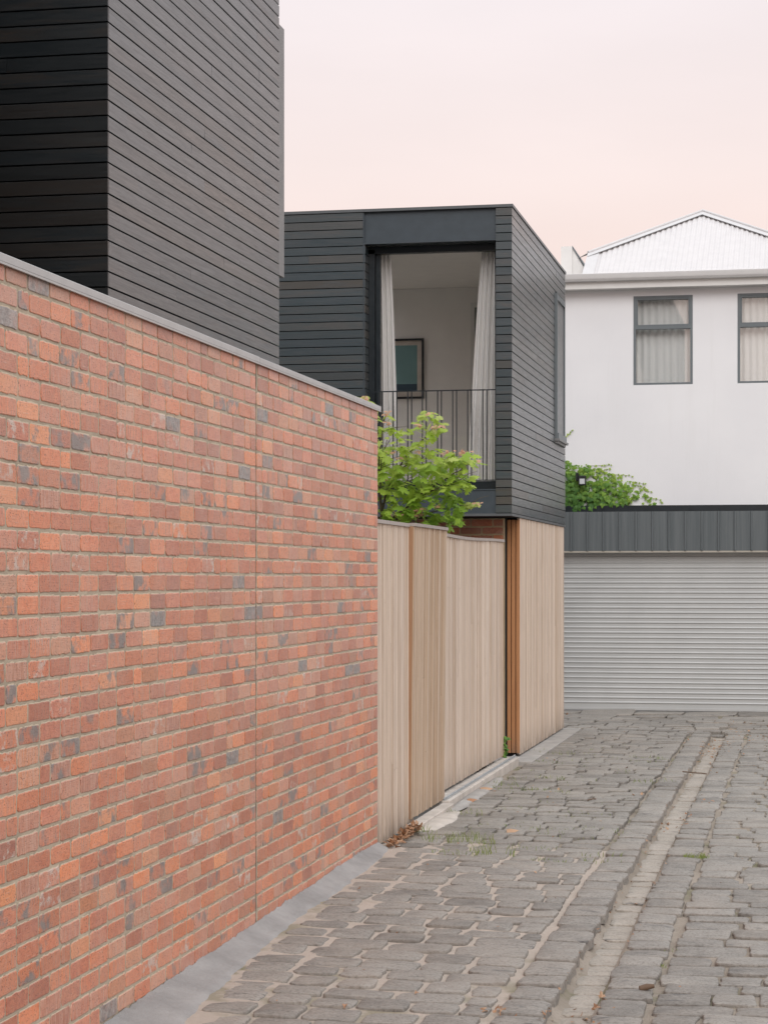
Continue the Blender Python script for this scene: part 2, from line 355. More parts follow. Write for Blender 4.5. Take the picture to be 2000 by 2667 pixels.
M['fillet'] = m_plain('grey mortar fillet', (.30, .290, .283), .88, .25, 0, .20, 3.2, .010, 45)
M['conc'] = m_plain('pale concrete', (.50, .455, .41), .85, .3, 0, .18, 5, .003, 90)
M['concg'] = m_plain('grey concrete', (.34, .32, .30), .85, .3, 0, .2, 4, .004, 70)
M['galv'] = m_plain('galvanised steel', (.42, .44, .45), .4, .5, .6, .12)
M['stone'] = m_stone('bluestone', [(.158, .143, .127), (.222, .203, .182), (.250, .229, .205), (.285, .260, .233)])
M['stone_b'] = m_stone('sandy channel bluestone', [(.31, .27, .228), (.36, .315, .268), (.39, .342, .295)], (.32, .275, .235))
M['sand'] = m_sand('sandy joint mortar')
M['ground'] = m_plain('ground', (.17, .165, .155), .9, .2, 0, .2, 2, .01, 30)
M['render'] = m_render('white render'); M['white'] = m_plain('white metal', (.78, .77, .77), .45, .4, 0, .03)
M['roof'] = m_plain('white corrugated steel', (.56, .535, .532), .45, .4, 0, .04)
M['cap_w'] = m_plain('white ridge steel', (.53, .515, .515), .5, .4, 0, .04)
M['offwhite'] = m_plain('off white trim', (.70, .69, .67), .6, .3, 0, .04)
M['wframe'] = m_plain('grey aluminium', (.13, .15, .16), .4, .5, 0, .05)
M['glass'] = m_glass('window glass', 3.6); M['glassc'] = m_glass('clear door glass', .9)
M['screen'] = m_plain('grey window screen', (.15, .155, .16), .35, .5, 0, .06)
M['roller'] = m_plain('grey roller shutter steel', (.43, .435, .43), .42, .45, 0, .05, 2)
M['rollerb'] = m_plain('beige flashing', (.36, .33, .28), .5)
M['ribbed'] = m_ribbed('dark ribbed steel')
M['plaster'] = m_plain('room plaster', (.82, .80, .77), .9, .2, 0, .03)
M['floorw'] = m_plain('room floor', (.52, .45, .37), .5)
M['linen'] = m_fabric('linen curtain', (.84, .82, .80)); M['sheer'] = m_fabric('sheer curtain', (.90, .91, .89))
M['blackw'] = m_plain('black picture frame', (.012, .012, .013), .4)
M['mat'] = m_plain('picture mount', (.56, .50, .44), .8)
M['print'] = m_plain('teal print', (.16, .29, .29), .5, .5, 0, .06)
M['printd'] = m_plain('dark print ink', (.03, .06, .085), .5)
M['bark'] = m_plain('maple bark', (.11, .085, .055), .8, .3, 0, .25, 30)
M['leaf'] = m_leaf('maple leaf', [(.17, .33, .04), (.30, .47, .055), (.43, .58, .08), (.53, .62, .14), (.56, .60, .22)], .5, (.60, .36, .25))
M['pink'] = m_leaf('pink young leaf', [(.55, .30, .20), (.62, .36, .27), (.58, .40, .22)], .3)
M['ivy'] = m_leaf('ivy leaf', [(.06, .16, .035), (.13, .28, .05), (.25, .42, .06), (.38, .52, .09), (.46, .56, .15)], .35)
M['vine'] = m_plain('vine stem', (.20, .15, .09), .8)
M['grass'] = m_leaf('joint grass', [(.12, .17, .04), (.20, .26, .06), (.30, .32, .10)], .3)
M['dry'] = m_leaf('dry leaf', [(.24, .12, .06), (.42, .21, .11), (.52, .34, .22), (.36, .18, .09)], .15)
M['black'] = m_plain('black plastic', (.012, .013, .014), .4)
M['lamp_glass'] = m_plain('floodlight glass', (.55, .57, .58), .2)
M['twig'] = m_plain('twig', (.13, .08, .05), .8)

# ------------------------------------------------------------------ brickwork
def bricks(mbB, mbM, P, a0, a1, zs, pitch=.24, course=.086, mort=.016, zclip=None, proud=.0026, bond_from_end=True):
    """running-bond brick faces between a0 and a1; P(a,z,o) maps to space, o outwards"""
    nrow = len(zs)
    for k, zc in enumerate(zs):
        zb, zt = zc + mort / 2, zc + course - mort / 2
        if zclip and zt > zclip: zt = zclip
        if zt - zb < .015: continue
        pos = []; a = a1
        a -= (pitch / 2 if k % 2 else pitch) if True else 0
        pos.append((max(a, a0), a1))
        while a > a0 + .02:
            L = pitch * (ru(.985, 1.015) if rnd() < .93 else .5)
            b = max(a - L, a0); pos.append((b, a)); a = b
        for (p0, p1) in pos:
            m = ru(.011, .018)
            l, r_ = p0 + m / 2, p1 - m / 2
            if r_ - l < .02: continue
            b_, t_ = zb + ru(-.002, .002), zt + ru(-.002, .002)
            tint = T3(); pr = proud + ru(-.001, .0012)
            tl = [ru(-.0006, .0006) for _ in range(2)]
            rc = ru(.005, .017); nE, nS = 9, 4
            pts = []
            def corner(cx, cz, st):
                for i in range(4):
                    th = st + (math.pi / 2) * i / 3; pts.append((cx + rc * math.cos(th), cz + rc * math.sin(th)))
            def edge(x0, z0, x1, z1, n):
                for i in range(1, n): pts.append((x0 + (x1 - x0) * i / n, z0 + (z1 - z0) * i / n))
            corner(l + rc, b_ + rc, math.pi); edge(l + rc, b_, r_ - rc, b_, nE)
            corner(r_ - rc, b_ + rc, -math.pi / 2); edge(r_, b_ + rc, r_, t_ - rc, nS)
            corner(r_ - rc, t_ - rc, 0); edge(r_ - rc, t_, l + rc, t_, nE)
            corner(l + rc, t_ - rc, math.pi / 2); edge(l, t_ - rc, l, b_ + rc, nS)
            cx, cz = (l + r_) / 2, (b_ + t_) / 2
            sd_ = rnd() * 100; am = ru(.0016, .0048) if rnd() < .9 else ru(.005, .007); outl = []
            for (x, z) in pts:
                nz = noise.noise((x * 38, z * 38, sd_)) + .6 * noise.noise((x * 110, z * 110, sd_))
                dn = am * (nz - .35)
                dx, dz = (x - cx), (z - cz)
                ex, ez = abs(dx) / ((r_ - l) / 2), abs(dz) / ((t_ - b_) / 2)
                if ex > ez * .98: x += math.copysign(dn, dx)
                if ez > ex * .98 or ez > .9: z += math.copysign(dn, dz)
                outl.append((x, z))
            n = len(outl); vs = []; fs = []
            for (ins, o) in ((0, -.006), (.0012, pr * .55), (.004, pr)):
                for (x, z) in outl:
                    dx, dz = x - cx, z - cz; L = math.hypot(dx, dz)
                    xx, zz = x - math.copysign(min(ins, abs(dx)), dx), z - math.copysign(min(ins, abs(dz)), dz)
                    vs.append(P(xx, zz, o + (tl[0] * dx / .12 + tl[1] * dz / .08 if o > 0 else 0)))
            for j in range(2):
                for i in range(n):
                    i2 = (i + 1) % n; fs.append((j*n + i, j*n + i2, (j+1)*n + i2, (j+1)*n + i))
            fs.append(tuple(2*n + i for i in range(n)))
            mbB.mesh(vs, fs, tint)
            tops = outl[3 + nE:][3 + nS:][2:nE + 6]
            for (xa, za), (xb, zb2) in zip(tops[:-1], tops[1:]):
                w1, w2 = [max(.0008, .0035 + .004 * noise.noise((q * 30, sd_, 2))) for q in (xa, xb)]
                if rnd() < .9: mbM.face([P(xb, zb2 - .001, .0016), P(xa, za - .001, .0016), P(xa, za + w1, .0014), P(xb, zb2 + w2, .0014)], (1, .5, .5))
    # mortar face: gently uneven sheet
    z0, z1 = zs[0] - .01, (zclip or zs[-1] + course)
    na, nz = max(2, int((a1 - a0) / .06)), max(2, int((z1 - z0) / .022))
    vs = [P(a0 + (a1 - a0) * i / na, z0 + (z1 - z0) * j / nz, ru(-.0016, .0008)) for j in range(nz + 1) for i in range(na + 1)]
    fs = [(j*(na+1) + i, j*(na+1) + i + 1, (j+1)*(na+1) + i + 1, (j+1)*(na+1) + i) for j in range(nz) for i in range(na)]
    mbM.mesh(vs, fs)

XW = -3.02                                   # lane face of the long brick wall
YW1 = laneY(983, XW); YJ = laneY(666.5, XW); YW0 = 4.6
ZTOP = 3.168
zs0 = [2.065 - .086 * k for k in range(25, -14, -1)]; zs = [z for z in zs0 if -.06 < z < ZTOP - .02]
wall = thing('brick_wall', 'long red reclaimed brick boundary wall with grey metal coping along the lane', 'wall', (XW - .11, 10, 0))
B, Mo = MB(), MB()
Pw = lambda a, z, o: (XW + o, a, z)
bricks(B, Mo, Pw, YW0, YJ - .006, zs, zclip=ZTOP - .004)
random.seed(11)
bricks(B, Mo, Pw, YJ + .006, YW1, zs, zclip=ZTOP - .004)
core = MB(); core.box(XW - .23, XW - .006, YW0, YW1 - .002, -.2, ZTOP - .001)
jt = MB(); jt.box(XW - .02, XW - .0025, YJ - .0055, YJ + .0055, 0, ZTOP - .004)
B.build('brickwork', M['brick'], wall); Mo.build('mortar', M['mortar'], wall); core.build('wall_core', M['mortar'], wall)
jt.build('control_joint', m_plain('joint sealant', (.30, .21, .16), .8), wall)
for (a, b_) in ((YW0, laneY(281, XW)), (laneY(281, XW) + .002, YJ + .004), (YJ + .007, YW1 + .03)):
    c = MB(); dz = .002 if a > YJ else 0
    c.box(XW - .26, XW + .022, a, b_, ZTOP, ZTOP + .034 - dz, b=.003); c.box(XW + .012, XW + .0215, a, b_, ZTOP - .008, ZTOP + .001)
    c.build('coping', M['capmetal'], wall)

# ------------------------------------------------------------------ boards
def boards(mb, ax, face, sgn, a0, a1, z0, z1, zg, pitch=.0897, gap=.0085, th=.022, joints=.12, holes=()):
    """horizontal boards on a plane; ax=0: boards run along X on a Y=face plane (sgn=-1 faces -Y); ax=1: along Y on X=face"""
    k0 = math.floor((z0 - zg) / pitch) - 1
    z = zg + k0 * pitch
    while z < z1:
        lo, hi = max(z + gap / 2, z0), min(z + pitch - gap / 2, z1)
        if hi - lo > .008:
            segs = [(a0, a1)]
            if rnd() < joints * (a1 - a0) / 3: c = ru(a0 + .3, a1 - .3) if a1 - a0 > .8 else None; segs = [(a0, c - .0006), (c + .0006, a1)] if c else segs
            for (h0, h1, hz0, hz1) in holes:
                ns = []
                for (s0, s1) in segs:
                    if hi > hz0 and lo < hz1:
                        if s0 < h0: ns.append((s0, min(s1, h0)))
                        if s1 > h1: ns.append((max(s0, h1), s1))
                    else: ns.append((s0, s1))
                segs = [q for q in ns if q[1] - q[0] > .004]
            for (s0, s1) in segs:
                o = ru(-.001, .001); tilt = ru(-.0006, .0006); t = T3(); bz = .0015
                pr = [(-th, lo), (o + tilt - bz, lo), (o + tilt, lo + bz), (o - tilt, hi - bz), (o - tilt - bz, hi), (-th, hi)]
                if ax == 0:
                    poly = [(face + sgn * p[0], p[1]) for p in pr]
                    mb.prism(poly if sgn < 0 else poly[::-1], 0, s0, s1, t)
                else:
                    poly = [(face + sgn * p[0], p[1]) for p in pr]
                    mb.prism(poly if sgn < 0 else poly[::-1], 1, s0, s1, t)
        z += pitch

# ------------------------------------------------------------------ tower behind the wall
XT = -3.92; YT0 = laneY(281, XT); YT1 = laneY(727, XT); ZT = 7.3; zgT = 1.96 + (YH - 13.8) / 453.7
tower = thing('clad_tower', 'tall house block clad in dark stained horizontal boards rising behind the brick wall', 'building', (-5.5, 13.3, 0))
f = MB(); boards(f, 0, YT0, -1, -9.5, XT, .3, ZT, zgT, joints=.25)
f.build('front_cladding', M['board_shaded'], tower)
f = MB(); boards(f, 1, XT, 1, YT0 + .019, YT1, .3, ZT, zgT, joints=.8)
f.build('side_cladding', M['board_y'], tower)
f = MB(); f.box(-9.5, XT - .0185, YT0 + .0185, YT1 - .02, 0, ZT - .005); f.build('wall_core', M['void'], tower)
f = MB(); f.box(-9.5, XT + .01, YT0 - .01, YT1 + .01, ZT, ZT + .04); f.build('roof_flashing', M['darkcap'], tower)
z0 = lane(727, 715, XT)[1]; z1 = lane(727, 60, XT)[1]
f = MB(); f.box(XT - .5, XT - .002, YT1 + .003, laneY(741, XT), z0, z1, b=.002)
f.build('window_hood', M['hood'], tower)
f = MB(); f.box(-9.5, XT - .05, YT1 - .019, YT1 + .001, 0, ZT - .006); f.build('rear_wall', M['steel'], tower)

# ------------------------------------------------------------------ unseen block added to shade the tower front (outside the frame on the left)
nb = thing('shade_block', 'dark boarded block added behind the near end of the brick wall to shade the tower', 'building', (-7.4, 5.5, 0))
f = MB(); boards(f, 1, -4.6, 1, 2.2, 10.5, .2, 9.0, 1.0, .12, joints=.3); f.build('side_cladding', M['matte'], nb)  # side boards of the added shade block
f = MB(); boards(f, 0, 10.5, 1, -10.5, -4.625, .2, 9.0, 1.0, .12, joints=.3); f.build('shade_rear_cladding', M['matte'], nb)
f = MB(); f.box(-10.5, -4.623, 2.2, 10.477, 0, 9.0); f.build('wall_core', M['void'], nb)  # core of the added shade block
f = MB(); boards(f, 1, -3.34, 1, 2.2, 8.0, .2, 9.0, 1.0, .12, joints=.3); boards(f, 0, 8.0, 1, -4.598, -3.365, .2, 9.0, 1.0, .12, joints=0); f.build('shade_wing_cladding', M['matte'], nb)
f = MB(); f.box(-4.599, -3.363, 2.2, 7.977, 0, 9.0); f.build('shade_wing_core', M['void'], nb)
f = MB(); f.box(-10.6, -3.31, 2.1, 8.03, 9.081, 9.12); f.box(-10.6, -4.57, 2.1, 10.53, 9.0, 9.08); f.build('roof', M['darkcap'], nb)  # top of the added shade block

# ------------------------------------------------------------------ the upper volume at the lane (house with balcony door)
XV = -3.02; YV = laneY(1333, XV); YV1 = laneY(1472, XV); XVL = -7.2
ppv = 247.3
ZB, ZR = 1.96 + (YH - 1343) / ppv, 1.96 + (YH - 530) / ppv; zgV = 1.96 + (YH - 560) / ppv
house = thing('boarded_house', 'dark boarded upper storey with tall balcony opening over a pale batten base', 'house', (-4.8, 24, 0))
xo0 = front(948, 900, YV)[0]; xo1 = front(1291, 900, YV)[0]
f = MB()
boards(f, 0, YV, -1, XVL, xo0 - .012, ZB + .028, ZR - .035, zgV, joints=.25)
f2_ = MB(); boards(f2_, 0, YV, -1, xo1, XV, ZB + .028, ZR - .035, zgV, joints=0)
f.build('front_cladding', M['board_x'], house); f = f2_; f.build('front_cladding', M['board_x'], house)
wy0, wy1 = laneY(1445, XV), laneY(1468.5, XV); wz0, wz1 = lane(1445, 1141, XV)[1], lane(1445, 762, XV)[1]
f = MB(); boards(f, 1, XV, 1, YV + .019, YV1, ZB + .028, ZR - .035, zgV, joints=.5, holes=[(wy0 + .03, wy1 - .01, wz0 + .03, wz1 - .04)])
f.build('side_cladding', M['board_y'], house)
f = MB()
YB = 25.0
SK = (-6.55, -5.35, YV + .9, YB - .3)                                             # skylight added out of view to light the room
def with_hole(f, x0, x1, y0, y1, z0, z1):
    f.box(x0, SK[0], y0, y1, z0, z1); f.box(SK[1], x1, y0, y1, z0, z1); f.box(SK[0] + .0005, SK[1] - .0005, y0, SK[2], z0, z1); f.box(SK[0] + .0005, SK[1] - .0005, SK[3], y1, z0, z1)
with_hole(f, XVL, XV + .012, YV - .012, YV1 + .012, ZR - .03, ZR)                        # roof sheet and flashing
f.build('roof_flashing', M['darkcap'], house)
f = MB(); f.box(XVL, XV + .004, YV - .004, YV + .02, ZB - .002, ZB + .024); f.box(XV - .02, XV + .004, YV + .0205, YV1, ZB - .002, ZB + .024)
f.build('base_trim', M['darkcap'], house)
YB = 25.0; DW = .30                                                                          # wall depth
f = MB()
f.box(XVL, xo0 - .014, YV + .0185, YV + DW, ZB, ZR - .032); f.box(xo1 + .002, XV - .0185, YV + .0185, YV + DW, ZB, ZR - .032)
f.box(XV - .22, XV - .0185, YV + DW + .001, wy0 + .03, ZB, ZR - .032); f.box(XV - .22, XV - .0185, wy1 - .01, YV1, ZB, ZR - .032)
f.box(XV - .22, XV - .0185, wy0 + .031, wy1 - .011, ZB, wz0 + .03); f.box(XV - .22, XV - .0185, wy0 + .031, wy1 - .011, wz1 - .04, ZR - .032)
f.box(XVL, XV - .225, YV + .02, YV1, ZB, ZB + .22); f.box(XVL, XV - .225, YV1 - .2, YV1, ZB + .221, ZR - .032); 
WW = (YV + .45, YB - .15, ZB + .45, ZB + 2.62)                                       # unseen window added in the far side wall to light the room
for (q0, q1, z_0, z_1) in ((YV + DW + .001, WW[0], ZB + .221, ZR - .032), (WW[1], YV1 - .201, ZB + .221, ZR - .032), (WW[0] + .0005, WW[1] - .0005, ZB + .221, WW[2]), (WW[0] + .0005, WW[1] - .0005, WW[3], ZR - .032)):
    f.box(XVL, XVL + .1, q0, q1, z_0, z_1)
f.build('wall_core', M['void'], house)
# steel beams above and below the opening
zh0 = front(1291, 624, YV)[1]; zsl = front(1200, 1277, YV)[1]
f = MB(); f.box(xo0, xo1, YV + .03, YV + .05, zh0 + .012, ZR - .033); f.box(xo0, xo1, YV + .006, YV + .12, zh0, zh0 + .0115); f.box(xo0 - .012, xo0, YV + .004, YV + .2, ZB + .03, ZR - .033)
f.build('steel_beam', M['steel'], house)
f = MB(); f.box(xo0, xo1 - .002, YV + .012, YV + .05, ZB + .002, zsl); f.box(xo0, xo1 - .002, YV + .004, YV + .2, zsl + .0005, zsl + .012)
f.build('steel_beam', M['steel'], house)
# opening reveal, door frame, glass
f = MB()
zf = front(1200, 1262, YV)[1]                                                     # sill level
boards(f, 1, xo0 + .012, 1, YV + .012, YV + .19, zf, zh0 - .002, zgV, joints=0)
f.build('reveal_boards', M['board_y'], house)
f = MB(); YD = YV + .2
f.box(xo0, xo0 + .075, YD, YD + .10, zf, zh0 - .03); f.box(xo0 + .08, xo0 + .13, YD + .04, YD + .09, zf + .05, zh0 - .08)
f.box(xo0, xo1, YD, YD + .10, zh0 - .075, zh0 - .001); f.box(xo0, xo1, YD, YD + .12, zf - .04, zf + .045)
f.box(xo1 - .012, xo1 + .04, YD + .02, YD + .10, zf + .046, zh0 - .076)
f.build('door_frame', M['frame'], house)
f = MB(); f.box(xo0 + .10, xo1 - .01, YD + .06, YD + .066, zf + .05, zh0 - .08); f.build('glass_pane', M['glassc'], house)
# balustrade
bal = MB(); Yb = YV + .02
zr1 = front(1290, 1013, Yb)[1]; zr0 = front(1290, 1249, Yb)[1]
bal.box(front(955, 1000, Yb)[0], xo1, Yb - .006, Yb + .006, zr1 - .012, zr1); bal2 = MB(); bal2.box(front(955, 1000, Yb)[0], xo1, Yb - .005, Yb + .005, zr0 - .010, zr0)
balo = bal.build('balustrade', M['frame'], house); bal2.build('bottom_rail', M['frame'], balo)
for u in (987, 995, 1023.6, 1033.5, 1062, 1072, 1100, 1110, 1139.6, 1149.5, 1179, 1189, 1218, 1228, 1257.5, 1267.7):
    q = MB(); x = front(u, 1130, Yb)[0]; q.tube([(x, Yb, zr0 - .001), (x, Yb, zr1 - .0125)], .0066, 6); q.build('baluster', M['frame'], balo)
# the room
YB = 25.0; zcl = front(1100, 755, YB)[1]; xr, xl = XV - .23, -6.6
f = MB(); f.box(xl, xr, YB, YB + .1, ZB + .24, zcl + .02); [f.box(xl - .1, xl, q0, q1, z_0, z_1) for (q0, q1, z_0, z_1) in ((YV + DW + .02, WW[0], ZB + .24, zcl + .02), (WW[1], YB, ZB + .24, zcl + .02), (WW[0] + .001, WW[1] - .001, ZB + .24, WW[2]), (WW[0] + .001, WW[1] - .001, WW[3], zcl + .02))]; f.box(xr - .005, xr + .003, YV + DW + .01, wy0 - .05, ZB + .24, zcl + .02)
f.build('room_wall', M['plaster'], house)
f = MB(); f.box(xl - .06, xl - .055, WW[0] + .002, WW[1] - .002, WW[2] + .001, WW[3] - .001); f.build('glass_pane', M['glassc'], house)  # pane of the added side window
f = MB(); with_hole(f, xl, xr, YV + .33, YB - .001, zcl + .021, zcl + .1); f.build('room_ceiling', M['plaster'], house)
f = MB(); f.box(SK[0] - .03, SK[1] + .03, SK[2] - .03, SK[3] + .03, ZR + .002, ZR + .014); f.build('fill_skylight', M['glassc'], house)  # glass over the added roof opening that brightens the room
f = MB(); f.box(xl, xr, YV + .33, YB - .001, ZB + .221, ZB + .239 + max(0, zf - ZB - .3)); f.build('room_floor', M['floorw'], house)
xd0, xd1 = front(1226, 900, YB)[0], front(1236, 900, YB)[0]; zd = front(1230, 788, YB)[1]
f = MB(); f.box(xd0, xd1, YB - .02, YB - .0005, ZB + .3, zd); f.box(xd1, xd1 + .8, YB - .02, YB - .0005, zd - .06, zd); ar = f.build('architrave', M['offwhite'], house)
f = MB(); f.box(xd1, xd1 + .8, YB - .008, YB - .0006, ZB + .3, zd - .061); f.build('room_door', m_plain('grey green door', (.22, .25, .22), .5), house)
# lane side window
win = MB(); xa, xb = XV - .03, XV + .03
win.box(xa, xb, wy0, wy0 + .05, wz0, wz1); win.box(xa, xb - .012, wy1 - .045, wy1, wz0, wz1)
win.box(xa, xb - .006, wy0 + .0505, wy1 - .0455, wz1 - .07, wz1); win.box(xa, xb + .012, wy0 + .0505, wy1 - .0455, wz0, wz0 + .07)
wo = win.build('window', M['wframe'], house)
f = MB(); f.box(XV - .004, XV + .002, wy0 + .0505, wy1 - .0455, wz0 + .0705, wz1 - .0705); f.build('pane', M['screen'], wo)
f = MB(); f.box(XV + .003, XV + .022, wy0 + .056, wy0 + .12, wz0 + .08, wz1 - .08); f.build('sash', M['frame'], wo)
f = MB(); f.box(XV - .001, XV + .06, wy0 - .01, wy1 - .01, wz0 - .03, wz0 - .003); f.box(XV + .001, XV + .035, wy0 + .01, wy1 - .1, wz0 - .06, wz0 - .0305); f.build('window_sill', M['hood'], wo)

# batten-clad base below
def battens(mb, X, sgn, y0, y1, z0, z1, wid=(.040, .075), gap=.004, th=.03, breaks=True, ztop=None):
    y = y0
    while y < y1 - .008:
        wd = min(ru(*wid), y1 - y); o = ru(-.004, .004); b = .004
        zt = z1 if ztop is None else ztop(y + wd / 2)
        cuts = [z0 + ru(-.002, .004)]
        if breaks and rnd() < .6: cuts.append(ru(z0 + .4, zt - .4))
        cuts.append(zt)
        ya, yb = y + gap / 2, y + wd - gap / 2; r0 = rnd()
        for i in range(len(cuts) - 1):
            t = (min(1, max(0, r0 + ru(-.12, .12))), rnd(), rnd())
            poly = [(X - th, ya), (X + o - b, ya), (X + o, ya + b), (X + o, yb - b), (X + o - b, yb), (X - th, yb)]
            mb.prism(poly, 2, cuts[i], cuts[i + 1] - (.0015 if i < len(cuts) - 2 else 0), t)
        y += wd
XG = -3.03; YE = laneY(1353, XG); YE1 = laneY(1469, XG)
f = MB(); battens(f, XG, 1, YE + .031, YE1, .035, ZB - .006); f.build('batten_base', M['batten'], house)
f = MB(); f.box(XG - .9, XG - .031, YE + .031, YE1, .02, ZB - .004); f.build('base_core', M['void'], house)
for i, (u0, u1) in enumerate(((1320.5, 1330.2), (1332, 1341.6), (1343.5, 1353))):
    f = MB(); f.box(front(u0, 1500, YE)[0], front(u1, 1500, YE)[0], YE, YE + .03, .055, ZB - .025, (ru(.2, .9), rnd(), rnd()), b=.003); f.build('end_board', M['cedar'], house)
f = MB(); f.box(front(1312.5, 1500, YE)[0], front(1319.4, 1500, YE)[0], YE - .02, YE + .05, .03, ZB - .004); f.build('steel_post', M['frame'], house)
f = MB(); f.box(XVL, XV - .006, YV + .021, YV1, ZB - .004, ZB - .0005); f.build('soffit', M['void'], house)

# brick pier wall below the volume
bw = thing('brick_wall', 'short dark red brick wall in the gap under the black upper storey', 'wall', (-3.7, 22, 0))
B, Mo = MB(), MB(); YP = YE - .12; random.seed(5)
Pb = lambda a, z, o: (a, YP - o, z)
xp1 = front(1312, 1400, YP)[0]
zsb = [.02 + .086 * k for k in range(31)]
bricks(B, Mo, Pb, -5.2, xp1, [z for z in zsb if z < ZB - .05], zclip=ZB - .012, proud=.003)
B.build('brickwork', M['brick_dark'], bw); Mo.build('mortar', M['mortar2'], bw)
f = MB(); f.box(-5.2, xp1 - .001, YP + .007, YP + .22, 0, ZB - .012); f.build('wall_core', M['mortar2'], bw)

# ------------------------------------------------------------------ fences and gate
random.seed(21)
ZF = 2.385
YA0, YA1 = YW1 + .006, laneY(1080, -3.02)
t1 = thing('timber_fence', 'fixed pale vertical batten fence panel butting against the end of the brick wall', 'fence', (-3.05, (YA0 + YA1) / 2, 0))
f = MB(); battens(f, -3.035, 1, YA0, YA1 + .03, .012, ZF - .028, (.035, .06)); f.build('batten_panel', M['batten'], t1)
f = MB(); f.box(-3.12, -3.066, YA0, YA1 + .03, .05, ZF - .03); f.build('backing_rail', M['void'], t1)
f = MB(); f.box(-3.12, -3.022, YA0, YA1 + .03, ZF - .027, ZF, T3()); f.build('capping', M['cap_t'], t1)
YG0, YG1 = laneY(1079.5, -2.985), laneY(1166, -2.985)
t2 = thing('sliding_gate', 'tan batten sliding gate leaf with an orange edge board standing proud of the fence', 'gate', (-3.0, (YG0 + YG1) / 2, 0))
def lean(mb):
    mb.v = [(x - .006 - .022 * (1 - z / ZF), y, z) for (x, y, z) in mb.v]; return mb
f = MB(); battens(f, -2.985, 1, YG0 + .004, YG1, .07, ZF - .022, (.045, .075), th=.022); lean(f).build('batten_panel', M['battenw'], t2)
f = MB(); f.box(-3.029, -2.990, YG0, YG0 + .0038, .07, ZF - .022, (.7, .5, .5)); lean(f).build('edge_board', M['cedar_d'], t2)
f = MB(); f.box(-3.029, -3.0075, YG0 + .0045, YG1, .08, ZF - .024); lean(f).build('gate_frame', M['frame'], t2)
f = MB(); f.box(-3.029, -2.978, YG0, YG1 + .004, ZF - .021, ZF + .004, T3()); f.build('capping', M['cap_t'], t2)
YS0, YS1 = laneY(1160, -3.1), laneY(1311.5, -3.1)
t3 = thing('timber_fence', 'pale batten panel set back behind the gate track between gate leaf and brick pier', 'fence', (-3.1, (YS0 + YS1) / 2, 0))
ztop = lambda y: 2.352 - .010 * math.sin((y - YS0) / (YS1 - YS0) * math.pi * 1.6)
f = MB(); battens(f, -3.1, 1, YS0, YS1 - .12, .09, 2.35, (.07, .12), ztop=lambda y: ztop(y) - .028); f.build('batten_panel', M['batten'], t3)
f = MB(); battens(f, -3.1, 1, YS1 - .118, YS1, .09, ztop(YS1) - .028, (.05, .065)); f.build('edge_board', M['battenw'], t3)
f = MB(); f.box(-3.2, -3.131, YS0, YS1 - .01, .1, 2.31); f.build('backing_rail', M['void'], t3)
f = MB(); n = 14
for i in range(n):
    a, b_ = YS0 + (YS1 - YS0) * i / n, YS0 + (YS1 - YS0) * (i + 1) / n
    vs = [(-3.16, a, ztop(a) - .027), (-3.088, a, ztop(a) - .027), (-3.088, a, ztop(a)), (-3.16, a, ztop(a)), (-3.16, b_, ztop(b_) - .027), (-3.088, b_, ztop(b_) - .027), (-3.088, b_, ztop(b_)), (-3.16, b_, ztop(b_))]
    f.mesh(vs, [(0,1,5,4)[::-1], (1,2,6,5)[::-1], (2,3,7,6)[::-1]] + ([(0,1,2,3)] if i == 0 else []) + ([(4,5,6,7)[::-1]] if i == n - 1 else []), (.5, .4, .3))
f.build('capping', M['cap_t'], t3)

# ------------------------------------------------------------------ ground, lane paving
def gz(x, y):
    """lane cross-fall towards the stone channel"""
    d = abs(x + 1.07)
    k = min(1, max(0, (y - 26.6) / 1.6)); q = -.055 + .055 * min(1, d / 1.9) - (.055 if d < .105 else 0) + .012 * noise.noise((x * .9, y * .55, 3))
    return q * (1 - k) + .004 * k - .055 * min(1, max(0, (14 - y) / 5))
g = MB()
g.face([(-160, -160, -.16), (160, -160, -.16), (160, 200, -.16), (-160, 200, -.16)])
struct('ground', g, M['ground'])
bed = MB(); xs = [-3.06 + 4.9 * i / 98 for i in range(99)]; ys = [3.0 + 27.6 * i / 276 for i in range(277)]
def bedz(x, y):
    near = 1 if y < 15.2 else (0 if y > 16.6 else (16.6 - y) / 1.4)
    lift = -.008 if x > -1.35 else (-.007 * near - .024 * (1 - near))
    if x < -2.55 and y < 15: lift = -.001
    return gz(x, y) + lift + .007 * noise.noise((x * 7, y * 7, 1)) + (.012 if .08 < abs(x + 1.07) < .135 else 0)
vs = [(x, y, bedz(x, y)) for y in ys for x in xs]; nx = len(xs)
bed.mesh(vs, [(j*nx + i, j*nx + i + 1, (j+1)*nx + i + 1, (j+1)*nx + i) for j in range(len(ys) - 1) for i in range(nx - 1)], smooth=True)
struct('lane_bed', bed, M['sand'])
random.seed(33)
